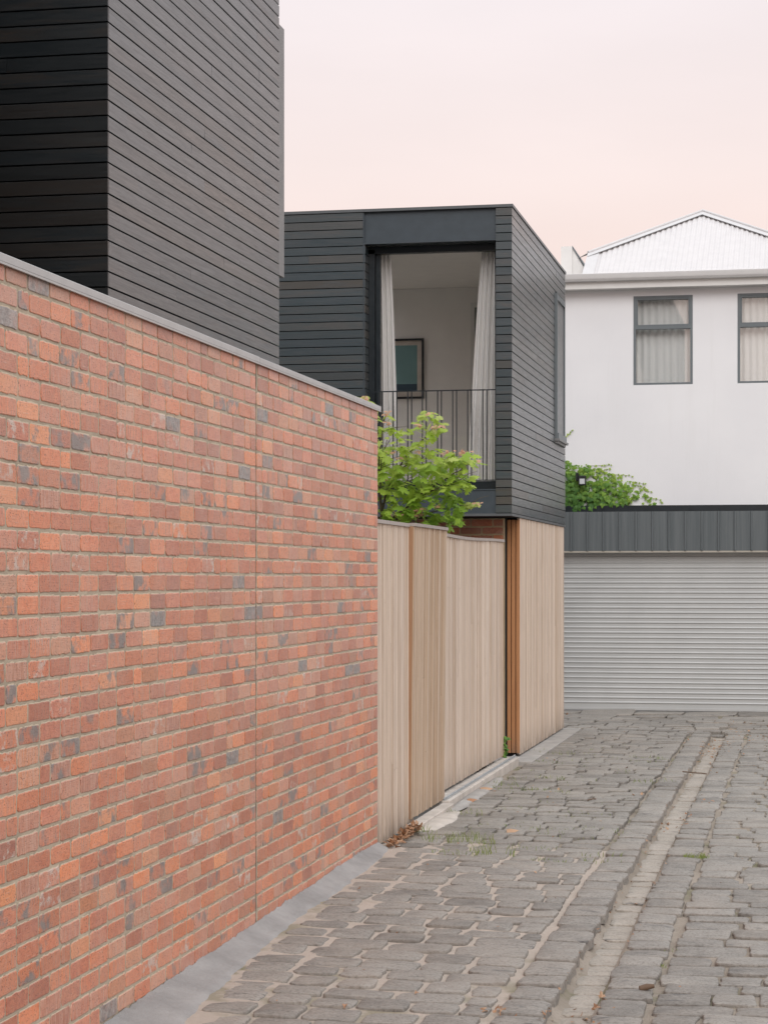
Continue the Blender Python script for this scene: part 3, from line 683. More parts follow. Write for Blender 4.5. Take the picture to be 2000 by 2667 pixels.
def stone(mb, x0, x1, y0, y1, dome=.008, ex=4.0, lift=0.0, rough=.011):
    cx, cy, hx, hy = (x0 + x1) / 2, (y0 + y1) / 2, (x1 - x0) / 2, (y1 - y0) / 2
    n = 34; sd_ = rnd() * 50; rot = ru(-.03, .03); t = T3(); vs = []; fs = []
    tx, ty = ru(-.03, .03), ru(-.035, .035); lf = lift + ru(-.004, .005)
    exx = ex * ru(.8, 1.3)
    rings = ((1.0, -.055), (.997, -.009), (.982, -.002), (.93, .0), (.5, .0))
    for (k, dz) in rings:
        for i in range(n):
            th = 2 * math.pi * i / n; c, s_ = math.cos(th), math.sin(th)
            px = math.copysign(abs(c) ** (2 / exx), c); py = math.copysign(abs(s_) ** (2 / exx), s_)
            w_ = 1 + .0 ; nn = noise.noise((px * 1.6, py * 1.6, sd_))
            ch = .006 * noise.noise((px * 5 + 3, py * 5, sd_))
            x = (px * hx + (rough * nn * 1.1 + ch) * px) * k; y = (py * hy + (rough * noise.noise((py * 2 + 9, px * 2, sd_)) * 1.3 + ch) * py) * k
            X_, Y_ = cx + x - y * rot, cy + y + x * rot
            dm = dome * (1 - k * k) * 1.2 + .004 * noise.noise((X_ * 9, Y_ * 9, sd_)) + .003 * noise.noise((X_ * 30, Y_ * 30, sd_))
            vs.append((X_, Y_, gz(cx, cy) + lf + dz + dm + tx * x + ty * y))
    for j in range(len(rings) - 1):
        for i in range(n):
            i2 = (i + 1) % n; fs.append((j*n + i, j*n + i2, (j+1)*n + i2, (j+1)*n + i))
    vs.append((cx, cy, gz(cx, cy) + lf + dome * 1.2 + .004 * noise.noise((cx * 9, cy * 9, sd_)))); m_ = len(vs) - 1; j = len(rings) - 1
    for i in range(n): fs.append((j*n + i, j*n + (i + 1) % n, m_))
    k0 = len(mb.sm); mb.mesh(vs, fs, t, True)
    for q in range(k0, k0 + 2 * n): mb.sm[q] = False          # crisp split arrises
pav, chan = MB(), MB()
def left_edge(y):      # where the paving stops at the left: mortar fillet, curb, apron
    if y > 26.9: return -4.5
    if y < 15.1: return -2.89 + .05 * noise.noise((y * .8, 0, 5)) + .075 * max(0, 11 - y)
    return -2.88
yv = 6.0
while yv < 28.9:
    ph = ru(.215, .275); far = yv > 27.4
    if far: ph = ru(.32, .4)
    wob = ru(-.012, .012)
    # left field
    x = left_edge(yv) + ru(-.02, .05)
    while x < (-1.47 if yv < 26.75 else 1.6):
        L = ru(.20, .36) if not far else ru(.34, .5)
        if x + L > -1.56 and yv < 26.75: L = -1.445 + ru(-.012, .012) - x
        if L > .08:
            g_ = ru(.012, .04) if yv < 15.4 else ru(.003, .018)
            sl = wob + .012 * noise.noise((x * 1.2, yv * 3, 8))
            stone(pav, x + g_ / 2, x + L - g_ / 2, yv + sl + (ru(.004, .014) if yv < 15.4 else ru(.002, .008)), yv + ph + sl - (ru(.003, .011) if yv < 15.4 else ru(.001, .006)), dome=ru(.002, .007), lift=.003 if yv < 15.4 else .006, ex=ru(4, 9) if yv < 15.4 else ru(6, 13))
        x += L
    # right field
    x = -.715 + ru(-.015, .03)
    while x < 1.7 and yv < 26.75:
        L = ru(.20, .40)
        g_ = ru(.005, .028)
        stone(pav, x + g_ / 2, x + L - g_ / 2, yv + wob + ru(.002, .009), yv + ph + wob - ru(.001, .008), dome=ru(.003, .008), lift=.002, ex=ru(6, 12))
        x += L
    yv += ph
# kerb rows either side of the channel
for (xa, xb, lf) in ((-1.405, -1.175, .014), (-.965, -.735, .010)):
    yv = 6.0
    while yv < 26.8:
        L = ru(.20, .36)
        stone(pav, xa + ru(-.012, .012), xb + ru(-.012, .012), yv + .005, yv + L - .005, dome=ru(.006, .012), lift=lf + ru(-.004, .006), ex=ru(6, 10), rough=.012); yv += L
yv = 6.0
while yv < 26.8:
    L = ru(.18, .32)
    stone(chan, -1.155 + ru(-.01, .012), -.985 + ru(-.012, .01), yv + .004, yv + L - .004, dome=.005, lift=.004, ex=4.5); yv += L
struct('lane_paving', pav, M['stone']); struct('lane_channel', chan, M['stone_b'])
# big flag row before the garage
random.seed(3)
ap = MB(); x = -4.6
while x < 2.4:
    L = ru(.45, .8); stone(ap, x + .006, x + L - .006, 28.95, 29.55 + ru(-.02, .02), dome=.004, ex=9, lift=.01, rough=.006)
    stone(ap, x + .2 + .006, x + .2 + L - .006, 29.57, 30.38, dome=.004, ex=9, lift=.015, rough=.006); x += L
struct('garage_apron', ap, M['stone'])
bk = MB(); bk.box(-8, 4, 28.9, 30.6, -.15, -.03); bk.box(-5.2, -3.05, 26.92, 28.899, -.15, -.02); struct('apron_bed', bk, M['concg'])

# mortar fillet at the foot of the wall
random.seed(9)
fl = MB(); ptsY = [4.6 + (YW1 + .03 - 4.6) * i / 420 for i in range(421)]
rows = []
for y in ptsY:
    k = max(0, (11.2 - y) / 3.2); endk = min(1, max(0, (YW1 + .03 - y) / .5))
    wdt = (.135 + .19 * min(1, k) + .028 * noise.noise((y * 1.3, 0, 0)) + .014 * noise.noise((y * 6, 0, 2)) + .008 * noise.noise((y * 17, 0, 2))) * (.55 + .45 * endk)
    h0 = (.042 + .014 * noise.noise((y * 1.7, 3, 0)) + .012 * noise.noise((y * 8, 3, 0)) + .007 * noise.noise((y * 21, 3, 0))) * (.75 + .25 * endk)
    row = []
    for j in range(9):
        s_ = j / 8; x = XW + .004 + wdt * s_
        z = gz(x, y) + h0 * (1 - s_) ** 1.7 + .007 * (1 - s_) - .012 * (s_ > .99) + .004 * noise.noise((x * 9, y * 3, 7)) + .003 * noise.noise((x * 30, y * 24, 7)) + .008
        row.append((x, y, z))
    rows.append(row)
vs = [p for r_ in rows for p in r_]
fl.mesh(vs, [(i*9 + j, i*9 + j + 1, (i+1)*9 + j + 1, (i+1)*9 + j) for i in range(420) for j in range(8)], smooth=True)
struct('mortar_fillet', fl, M['fillet'])
# curbs, track, apron strip, spilt concrete
yc0 = laneY(1078, -2.95); yc1 = laneY(1172, -2.95); yc2 = laneY(1350, -2.96)
c = MB(); c.box(-3.02, -2.915, yc0, yc1, -.12, .045, b=.006); struct('kerb', c, M['conc'])
c = MB(); c.box(-3.13, -2.955, yc1 + .002, yc2, -.12, .062, b=.005); struct('track_kerb', c, M['conc'])
c = MB(); c.box(-3.3, -2.82, yc2 + .002, YE1 + .12, -.12, .018, b=.006); struct('concrete_strip', c, M['concg'])
tr = thing('gate_track', 'galvanised steel gate track set along the pale concrete kerb', 'track', (-3.01, (yc1 + yc2) / 2, .06))
c = MB(); c.box(-3.035, -2.99, yc1 + .03, yc2 + .1, .0625, .070); c.build('base_plate', M['galv'], tr)
c = MB(); c.tube([(-3.012, yc1 + .03, .075), (-3.012, yc2 + .1, .075)], .008, 8); c.build('rail', M['galv'], tr)
def blob_patch(name, cx, cy, rx, ry, zt, mat, seed, n=40, h=.012):
    mb = MB(); vs = [(cx, cy, gz(cx, cy) + zt + h)]
    for ring in (.55, .9, 1.0):
        for i in range(n):
            th = 2 * math.pi * i / n; k = ring * (1 + .22 * noise.noise((math.cos(th) * 1.6, math.sin(th) * 1.6, seed)) + .08 * noise.noise((math.cos(th) * 6, math.sin(th) * 6, seed)))
            x, y = cx + rx * k * math.cos(th), cy + ry * k * math.sin(th)
            vs.append((x, y, gz(x, y) + zt + h * (1 - ring ** 4) + .004 * noise.noise((x * 20, y * 20, 1)) - (.02 if ring == 1.0 else 0)))
    fs = [(0, 1 + i, 1 + (i + 1) % n) for i in range(n)]
    for r_ in range(2):
        for i in range(n): fs.append((1 + r_*n + i, 1 + (r_+1)*n + i, 1 + (r_+1)*n + (i+1) % n, 1 + r_*n + (i+1) % n))
    mb.mesh(vs, fs, smooth=True); return struct(name, mb, mat)
cxp, cyp = ground(1120, 2140)
blob_patch('concrete_spill', -2.86, cyp, .10, .75, .012, M['conc'], 4)
blob_patch('concrete_spill', -2.9, yc1 + 1.3, .075, 1.5, .010, M['concg'], 8)

# ------------------------------------------------------------------ garage at the end of the lane
YGR = 30.43
gar = thing('garage', 'garage with a grey roller door under a dark ribbed steel fascia', 'garage', (-1.2, 30.6, 0))
zdt = front(1700, 1440, YGR)[1]; zft = front(1700, 1332, YGR - .06)[1]
f = MB(); pit = .0735; YD_ = YGR + .09; zz = .03; prof = []
prof.append((0, .0)); prof.append((0, .055)); zz = .06
while zz < zdt + .15:
    prof += [(.0, zz), (.0, zz + .040), (-.006, zz + .0445), (-.011, zz + .050), (-.012, zz + .0565), (-.009, zz + .063), (-.003, zz + .0685)]
    zz += pit
vs = []
for (o, z) in prof: vs += [(-4.7, YD_ + o, z + .012), (1.35, YD_ + o, z + .012)]
f.mesh(vs, [(2*i, 2*i + 1, 2*i + 3, 2*i + 2) for i in range(len(prof) - 1)], smooth=False)
rd = f.build('roller_door', M['roller'], gar)
f = MB(); f.box(-4.7, 1.35, YD_ - .018, YD_ + .01, .018, .052); f.build('bottom_rail', M['roller'], rd)
f = MB(); x = -5.0
sheet = []
while x < 3.2:
    sheet += [(x, 0), (x + .195, 0), (x + .205, -.018), (x + .212, -.023), (x + .222, -.023), (x + .229, -.018)]; x += .2375
vs = []
for (x, o) in sheet: vs += [(x, YGR - .06 + o, zdt + .03), (x, YGR - .06 + o, zft)]
f.mesh(vs, [(2*i, 2*i + 2, 2*i + 3, 2*i + 1) for i in range(len(sheet) - 1)])
f.build('ribbed_fascia', M['ribbed'], gar)
f = MB(); f.box(-5, 3.2, YGR - .05, YGR + .3, zdt + .04, zft - .03); f.box(-5, 3.2, YGR + .3, YGR + .36, zft - .2, front(1700, 1316, YGR + .3)[1]); f.build('fascia_beam', M['frame'], gar)
f = MB(); f.box(-5, 3.2, YGR - .065, YGR + .02, zdt + .004, zdt + .028); f.build('drip_flashing', M['rollerb'], gar)
f = MB(); f.box(-5.2, -4.705, YGR, YGR + .3, 0, zdt); f.build('side_wall', M['render'], gar); f = MB(); f.box(1.355, 3.2, YGR, YGR + .3, 0, zdt); f.build('side_wall', M['render'], gar)
f = MB(); f.box(-4.7, 1.35, YGR + .3, YGR + .34, 0, zdt + .039); f.build('inner_wall', M['void'], gar)

# ------------------------------------------------------------------ white house behind the garage
YH_ = YGR + .37
wh = thing('white_house', 'white rendered two storey house with corrugated hip roof behind the garage', 'house', (-1, 34, 0))
zev = front(1700, 752, YH_)[1]; zwb = front(1700, 1317, YH_)[1] - .3
wins = []
for (ua, ub) in ((1649.3, 1803.9), (1920.5, 2075)):
    dy = -(ua - 1649) * .0115
    xa, za = front(ua, 1001 + dy, YH_); xb, zb = front(ub, 770 + dy, YH_); wins.append((xa, xb, front((ua+ub)/2, 999.5 + dy, YH_)[1], front((ua+ub)/2, 769 + dy, YH_)[1]))
f = MB(); x0h, x1h = -6.5, 4.0
xsplit = [x0h] + [q for w_ in wins for q in (w_[0], w_[1])] + [x1h]
wz0_, wz1_ = min(w_[2] for w_ in wins), max(w_[3] for w_ in wins)
for i in range(len(xsplit) - 1):
    a, b_ = xsplit[i], xsplit[i + 1]
    if i % 2 == 0: f.box(a, b_, YH_, YH_ + .25, wz0_, wz1_)
for w_ in wins: pass
f.box(x0h, x1h, YH_, YH_ + .25, zwb - 2.3, wz0_); f.box(x0h, x1h, YH_, YH_ + .25, wz1_, zev + .12)
f.build('wall', M['render'], wh)
for (xa, xb, za, zb) in wins:
    za, zb = wz0_ + .002, wz1_ - .002; xa += .002; xb -= .002
    ztr = zb - (zb - za) * .355
    f = MB(); y0_, y1_ = YH_ + .004, YH_ + .10
    f.box(xa, xa + .034, y0_, y1_, za, zb); f.box(xb - .034, xb, y0_, y1_, za, zb); f.box(xa + .0345, xb - .0345, y0_, y1_, zb - .03, zb); f.box(xa + .0345, xb - .0345, y0_, y1_, za, za + .028)
    f.box(xa + .0345, xb - .0345, y0_, y1_, ztr - .024, ztr + .012)
    wo = f.build('window', M['wframe'], wh)
    f = MB(); f.box(xa + .035, xa + .062, y0_ + .006, y1_ - .02, ztr + .013, zb - .031); f.box(xb - .062, xb - .035, y0_ + .006, y1_ - .02, ztr + .013, zb - .031)
    f.box(xa + .0625, xb - .0625, y0_ + .006, y1_ - .02, zb - .055, zb - .031); f.box(xa + .0625, xb - .0625, y0_ + .006, y1_ - .02, ztr + .013, ztr + .042)
    f.build('top_sash', M['wframe'], wo)
    f = MB(); f.box(xa + .035, xb - .035, YH_ + .065, YH_ + .07, ztr + .02, zb - .035); f.build('pane', M['glass'], wo)
    f = MB(); f.box(xa + .035, xb - .035, YH_ + .065, YH_ + .07, za + .028, ztr - .025); f.build('pane', M['glass'], wo)
    cu = MB(); n = 60; xs_ = [xa - .05 + (xb - xa + .1) * i / n for i in range(n + 1)]; sd_ = rnd() * 9
    vs = []
    for x in xs_:
        o = .018 * math.sin(x * 2 * math.pi / .105 + 2.2 * noise.noise((x * 3, sd_, 0))) + .01 * noise.noise((x * 8, sd_, 1)); vs += [(x, YH_ + .15 + o, za - .1), (x, YH_ + .15 + o * .7, zb + .1)]
    cu.mesh(vs, [(2*i, 2*i + 2, 2*i + 3, 2*i + 1) for i in range(n)], smooth=True)
    o = cu.build('sheer_curtain', M['sheer'])
    tag(o, 'pale sheer curtain hanging in the left window of the white house' if xa < -2 else 'pale sheer curtain hanging in the window cut by the right frame edge', 'curtain', 'sheer curtains of the white house')
f = MB(); f.box(x0h, x1h, YH_ + .9, YH_ + 1.0, zwb, zev); f.build('inner_wall', M['plaster'], wh)
# eaves, gutter
f = MB(); f.box(x0h, x1h, YH_ - .20, YH_ - .001, zev, zev + .105); f.build('eave_box', M['offwhite'], wh)
f = MB(); zg = zev + .106
poly = [(YH_ - .2, zg), (YH_ - .27, zg), (YH_ - .30, zg + .03), (YH_ - .31, zg + .05), (YH_ - .325, zg + .085), (YH_ - .33, zg + .1), (YH_ - .315, zg + .104), (YH_ - .2, zg + .085)]
f.prism(poly, 0, x0h, x1h); f.build('gutter', M['white'], wh)
# corrugated hip end
Ye = YH_ - .25; ze = zg + .075; run = 2.5; xa_ = front(1830, 547, Ye + run)[0]; za_ = front(1830, 553, Ye + run)[1]; slope = (za_ - ze) / run
xcut = front(1527, 690, Ye + .6)[0]
f = MB(); vs = []; cols = []; x = xcut
while x < xa_ + run - .02:
    cols.append(x); x += .076 / 8
for x in cols:
    o = .0085 * math.cos((x - xcut) / .076 * 2 * math.pi); ln = run - abs(x - xa_) - .03
    vs += [(x, Ye, ze + o), (x, Ye + ln, ze + slope * ln + o)]
f.mesh(vs, [(2*i, 2*i + 2, 2*i + 3, 2*i + 1) for i in range(len(cols) - 1)], smooth=True)
rf = f.build('roof', M['roof'], wh)
f = MB()
for sgn in (-1, 1):
    far_ = run - .0 if sgn > 0 else (xa_ - xcut)
    d0 = far_; A = Vector((xa_, Ye + run, za_ + .03)); Bq = Vector((xa_ + sgn * d0, Ye + run - d0, za_ + .03 - slope * d0))
    n1_ = Vector((0, -.17, -.17 * slope + .004)); n2_ = Vector((sgn * .17, .0, -.17 * slope))
    sft = Vector((0, 0, .012))
    q = [A, Bq, Bq + n1_, A + n1_]; f.face(q if sgn < 0 else q[::-1])
    q = [A, A + n2_, Bq + n2_, Bq]; f.face(q if sgn < 0 else q[::-1])
    q = [p + Vector((0, 0, -.012)) for p in (A, Bq, Bq + n1_, A + n1_)]; f.face(q[::-1] if sgn < 0 else q)
    f.tube([A + sft * .3, Bq + sft * .3], .022, 8)
f.build('hip_capping', M['cap_w'], rf)
f = MB()
f.face([(xa_, Ye + run, za_), (xa_, Ye + 12, za_), (xcut - .0, Ye + 12, za_ - slope * (xa_ - xcut)), (xcut, Ye + run - (xa_ - xcut), za_ - slope * (xa_ - xcut))])
f.face([(xa_, Ye + run, za_), (xa_ + run, Ye, ze), (xa_ + run, Ye + 12, ze), (xa_, Ye + 12, za_)])
f.build('roof_slope', M['roof'], rf)
f = MB(); xc1 = xcut - .005; k_ = xa_ - xcut
f.mesh([(xc1, Ye, ze - .03), (xc1, Ye + run - k_, za_ - slope * k_ + .03), (xc1, Ye + run - k_, ze - .03), (xc1 + .17, Ye - .002, ze + .016), (xc1 + .17, Ye + run - k_ + .1, za_ - slope * k_ + .072), (xc1, Ye, ze + .02)], [(0, 1, 2), (5, 3, 4, 1), (0, 5, 1)])
f.build('verge_trim', M['cap_w'], rf)
# low side roof and party parapet
yp_ = Ye + .9
xA = front(1461, 641, yp_)[0]; xB = front(1490, 641, yp_)[0]; zP = front(1475, 641, yp_)[1]; zQ = front(1475, 702, yp_)[1]; xC = front(1525, 705, yp_)[0]
f = MB(); f.box(xA, xB, yp_, yp_ + 3, zQ - .5, zP); f.prism([(xB + .001, zP - .02), (xB + .001, zQ - .3), (xC, zQ - .3), (xC, zQ - .015)], 1, yp_ + .02, yp_ + 2.5)
f.build('parapet', M['offwhite'], wh)
f = MB(); f.prism([(xB + .0005, zP + .012), (xB + .0005, zP - .017), (xC + .02, zQ - .03), (xC + .035, zQ - .012)], 1, yp_ - .0, yp_ + 2.55); f.build('parapet_capping', M['wframe'], wh)
f = MB(); f.mesh([(x0h, Ye, ze), (xcut + .02, Ye, ze), (xcut + .02, yp_ + 2.4, ze + .4), (x0h, yp_ + 2.4, ze + .4)], [(0, 1, 2, 3)]); f.build('side_roof', M['roof'], wh)

# ------------------------------------------------------------------ ivy and floodlight on the white wall
def inside(p, poly):
    x, y = p; c = False; j = len(poly) - 1
    for i in range(len(poly)):
        if (poly[i][1] > y) != (poly[j][1] > y) and x < (poly[j][0] - poly[i][0]) * (y - poly[i][1]) / (poly[j][1] - poly[i][1]) + poly[i][0]: c = not c
        j = i
    return c
LOBES5 = [(0, 0)]
for a_, r_ in ((-118, .50), (-100, .24), (-72, .72), (-48, .36), (-22, .95), (-8, .50), (34, .98), (46, .52), (66, .86), (90, 1.0)):
    LOBES5.append((.62 * r_ * math.cos(R(a_)), .40 + .62 * r_ * math.sin(R(a_))))
LOBES5[-1] = (0, 1.05)
LOBES3 = [(0, 0), (.18, -.06), (.42, .0), (.55, .3), (.36, .42), (.2, .62), (0, .95)]
def leaf(mb, base, direc, normal, size, shape, tint, fold=.18, curl=.2):
    d = Vector(direc).normalized(); n = Vector(normal); n = (n - d * n.dot(d)).normalized(); s_ = d.cross(n)
    b = Vector(base); pts = []
    def P(x, y): return b + s_ * (x * size) + d * (y * size) + n * (-abs(x) * fold * size - curl * size * y * y)
    half = shape; vs = [P(0, .38)]
    outl = [P(x, y) for (x, y) in half] + [P(-x, y) for (x, y) in reversed(half[1:-1])]
    vs += outl; n_ = len(outl)
    mb.mesh(vs, [(0, 1 + i, 1 + (i + 1) % n_) for i in range(n_)], tint)
random.seed(17)
ivy = thing('ivy', 'bright green ivy climbing the white wall above the dark garage fascia', 'ivy', (-3.4, YH_, 2.9))
Z4 = lambda x, y: (1440 + x / 4.608, 1150 + y / 4.608)
ip = [Z4(*p) for p in ((60, 210), (190, 228), (300, 270), (430, 265), (520, 285), (600, 330), (660, 375), (760, 390), (880, 430), (990, 500), (1050, 560), (1150, 640), (1210, 700), (1260, 770), (1290, 840), (1200, 770), (1100, 765), (1030, 690), (960, 690), (900, 760), (860, 840), (830, 800), (700, 800), (620, 775), (540, 785), (510, 850), (440, 850), (300, 845), (200, 860), (60, 865))]
hole = [Z4(*p) for p in ((290, 390), (400, 400), (520, 420), (560, 450), (500, 475), (400, 465), (300, 440))]
lv, stm = MB(), MB()
cnt = 0
while cnt < 820:
    u, y = ru(1450, 1725), ru(1195, 1340)
    if not inside((u, y), ip): continue
    if inside((u, y), hole) and rnd() < .9: continue
    edge = not all(inside((u + a, y + b_), ip) for a, b_ in ((7, 0), (-7, 0), (0, 7), (0, -7), (14, -8)))
    dens = .75 if u < 1600 else .5
    if noise.noise((u * .06, y * .11, 2)) < -.12 and rnd() < .85: continue
    if rnd() > dens + .1: continue
    X, z = front(u, y, YH_ - .02)
    young = min(1, max(0, (u - 1480) / 200 * .5 + (1300 - y) / 100 * .45 + ru(-.2, .2)))
    sz = ru(.05, .092) * (1 - .35 * young) * (.65 if edge else 1)
    leaf(lv, (X, YH_ - .012 - ru(0, .075) * (0.4 if edge else 1), z), (ru(-.5, .5), ru(-.25, .0), -1 + ru(0, .5)), (ru(-.3, .3), -1, ru(.0, .6)), sz, LOBES3, (min(1, max(0, .12 + young * .8 + ru(-.12, .12))), rnd(), rnd())); cnt += 1
def runner(pts, r=.003, leaves=10, sz=(.02, .035)):
    P_ = [Vector((front(*Z4(*p), YH_ - .012)[0], YH_ - .012, front(*Z4(*p), YH_ - .012)[1])) for p in pts]
    stm = MB(); stm.tube(P_, [r * (1 - .6 * i / (len(P_) - 1)) for i in range(len(P_))], 5, cap=False); stm.build('stem', M['vine'], ivy)
    for i in range(leaves):
        t = (i + rnd()) / leaves * (len(P_) - 1); k = min(int(t), len(P_) - 2); p = P_[k].lerp(P_[k + 1], t - k)
        leaf(lv, p + Vector((0, -.006, 0)), (ru(-1, 1), -.2, ru(-1, .6)), (ru(-.4, .4), -1, ru(0, .6)), ru(*sz), LOBES3, (ru(.65, 1), rnd(), rnd()))
for pts in (((430, 290), (560, 285), (640, 280), (705, 285)), ((560, 350), (620, 345), (700, 325)), ((700, 395), (820, 400), (960, 412)), ((950, 480), (1030, 500), (1120, 505)), ((1000, 520), (1080, 545), (1150, 580)), ((1030, 560), (1120, 580), (1200, 610)),
            ((1120, 650), (1200, 680), (1270, 695), (1330, 740)), ((900, 740), (930, 800), (965, 850)), ((960, 770), (990, 820), (1015, 850)), ((1100, 760), (1120, 800), (1145, 855)), ((1220, 740), (1260, 800), (1295, 850)), ((420, 770), (440, 820), (455, 860)), ((860, 770), (870, 820), (850, 860)), ((155, -60), (200, -100), (240, -150))):
    runner(pts, leaves=9)
lv.build('foliage', M['ivy'], ivy)
fld = thing('floodlight', 'small black floodlight bracketed to the white wall among the ivy', 'light', (front(1512, 1250, YH_)[0], YH_, front(1512, 1250, YH_)[1]))
xf, zf_ = front(1517, 1252, YH_ - .15)
f = MB(); f.box(xf - .055, xf + .055, YH_ - .2, YH_ - .14, zf_ - .07, zf_ + .075, b=.008); hd = f.build('lamp_head', M['black'], fld)
f = MB(); f.box(xf - .038, xf + .038, YH_ - .206, YH_ - .2005, zf_ - .05, zf_ + .028); f.build('lens', M['lamp_glass'], hd)
f = MB(); f.box(xf - .10, xf - .06, YH_ - .16, YH_ - .001, zf_ + .0, zf_ + .12, b=.006); f.box(xf - .059, xf - .02, YH_ - .139, YH_ - .10, zf_ + .03, zf_ + .06); f.build('bracket', M['black'], fld)

# ------------------------------------------------------------------ maple behind the gate
random.seed(29)
YM = 19.1
mp = thing('maple_tree', 'young green maple with pink shoots leaning over the batten fence', 'tree', (front(996, 1350, YM)[0], YM, 0))
Z3 = lambda x, y: (900 + x / 3.318, 950 + y / 3.318)
def MP(x, y, d=0.0):
    X, z = front(*Z3(x, y), YM + d); return Vector((X, YM + d, z))
cpoly = [(200, 400), (280, 395), (335, 385), (370, 400), (415, 530), (430, 600), (450, 545), (530, 535), (570, 475), (640, 440), (700, 395), (790, 430), (820, 490), (900, 520), (880, 560), (890, 600), (800, 640), (780, 700), (840, 790), (870, 745), (960, 740), (1060, 745), (1090, 780), (1150, 830), (1110, 890), (1115, 970), (1080, 1000), (1080, 1080), (1020, 1100), (1060, 1170), (1165, 1190), (1080, 1230), (1000, 1250), (1000, 1350), (900, 1380), (850, 1400), (640, 1390), (200, 1390)]
br = MB(); lf_ = MB()
root = MP(305, 1500, 0); root.z = 0
trunk_pts = [root, MP(318, 1420, 0), MP(312, 1290, 0)]
br.tube(trunk_pts, [.035, .022, .018], 8)
tips = []
def branch(pts, r0=.012):
    P_ = [MP(*p) for p in pts]; n = len(P_)
    br.tube(P_, [r0 * (1 - .75 * i / (n - 1)) for i in range(n)], 6); tips.extend(P_[1:])
    for i in range(1, n):
        for _ in range(2):
            a = P_[i - 1].lerp(P_[i], rnd()); b_ = a + Vector((ru(-.02, .22), ru(-.25, .25), ru(-.02, .13))); br.tube([a, a.lerp(b_, .5) + Vector((0, 0, .015)), b_], [r0 * .35, r0 * .28, r0 * .12], 4, cap=False)
branch([(312, 1290, 0), (350, 1100, .05), (440, 920, .08), (530, 780, .1), (620, 690, .1), (720, 600, .12), (800, 520, .15)])
branch([(312, 1290, 0), (290, 1100, 0), (285, 900, -.05), (300, 700, 0), (330, 500, 0), (350, 420, 0)])
branch([(312, 1290, 0), (300, 1000, -.1), (310, 820, -.1), (360, 640, -.1)], .009)
branch([(318, 1380, 0), (500, 1260, -.15), (600, 1160, -.2), (700, 1080, -.2), (800, 1030, -.2), (950, 930, -.2), (1040, 900, -.2)])
branch([(600, 1160, -.2), (760, 1080, -.3), (900, 1030, -.3), (1000, 990, -.35)], .008)
branch([(440, 920, .08), (560, 850, .2), (640, 820, .25), (760, 760, .3)], .007)
branch([(530, 1000, 0), (500, 1060, .1), (545, 960, .1)], .006)
branch([(318, 1380, 0), (480, 1330, .2), (700, 1290, .2), (900, 1230, .15), (1130, 1195, .1)], .009)
cnt = 0
while cnt < 800:
    x, y = ru(200, 1165), ru(385, 1400)
    if not inside((x, y), cpoly): continue
    # gaps where the room and railing show through
    if noise.noise((x * .011, y * .014, 4)) < -.10 and rnd() < .9: continue
    if y < 800 and rnd() < .25: continue
    d = ru(-.45, .45) * (1 if y > 600 else .6)
    p = MP(x, y, d)
    up = 1 - (y - 385) / 1000
    r_ = min(1, max(0, .28 + .5 * up + .25 * noise.noise((x * .012, y * .012, 9)) + ru(-.18, .18)))
    if y > 1150 and x > 500: r_ *= .6
    sz = ru(.07, .125) * (.8 if y < 700 else 1)
    ang = ru(0, 2 * math.pi)
    leaf(lf_, p, (math.cos(ang) + .3, math.sin(ang) * .8 - .2, ru(-.75, .12)), (ru(-.35, .35), ru(-.75, .1), 1), sz, LOBES5, (r_, rnd() * .8, rnd() * .9), fold=.12, curl=.22); cnt += 1
for (x, y, n, sp) in ((715, 415, 4, 30), (1030, 755, 22, 40), (880, 755, 14, 30), (620, 1275, 26, 45), (560, 1250, 12, 30), (640, 1240, 10, 25), (790, 1215, 10, 22), (625, 518, 7, 14), (825, 520, 7, 16), (365, 400, 7, 12), (345, 420, 5, 10), (400, 755, 6, 15), (770, 540, 5, 15), (380, 500, 6, 15), (1150, 1195, 4, 15), (1145, 832, 4, 14), (440, 800, 4, 15), (370, 990, 4, 12), (400, 1275, 6, 20), (620, 745, 4, 12), (160, 280, 12, 22)):
    for _ in range(n):
        p = MP(x + random.gauss(0, sp), y + random.gauss(0, sp * .35), -.3 + ru(-.1, .1)); ang = ru(0, 6.28)
        leaf(lf_, p, (math.cos(ang), math.sin(ang) - .4, ru(-.8, .3)), (ru(-.4, .4), -.6, 1), ru(.025, .05), LOBES5, (rnd(), 0, 1.0))
for (x, y) in ((1090, 1200), (1110, 1195), (1130, 1198), (1060, 1205), (1040, 1215), (1075, 1190), (1100, 1205), (1010, 1220), (1120, 1190), (165, 270), (190, 290), (215, 320), (230, 330), (200, 310), (100, 285), (85, 275), (245, 340), (150, 300), (180, 330)):
    for _ in range(2):
        p = MP(x + ru(-12, 12), y + ru(-6, 8), .0); leaf(lf_, p, (ru(-1, 1), ru(-1, .3), -.3), (ru(-.3, .3), -.5, 1), ru(.05, .085), LOBES5, (ru(.6, 1), rnd() * .5, rnd() * .9))
br.tube([MP(285, 600, 0), MP(240, 430, .0), MP(190, 300, .0)], [.006, .004, .002], 5)
br.build('trunk', M['bark'], mp); lf_.build('crown', M['leaf'], mp)

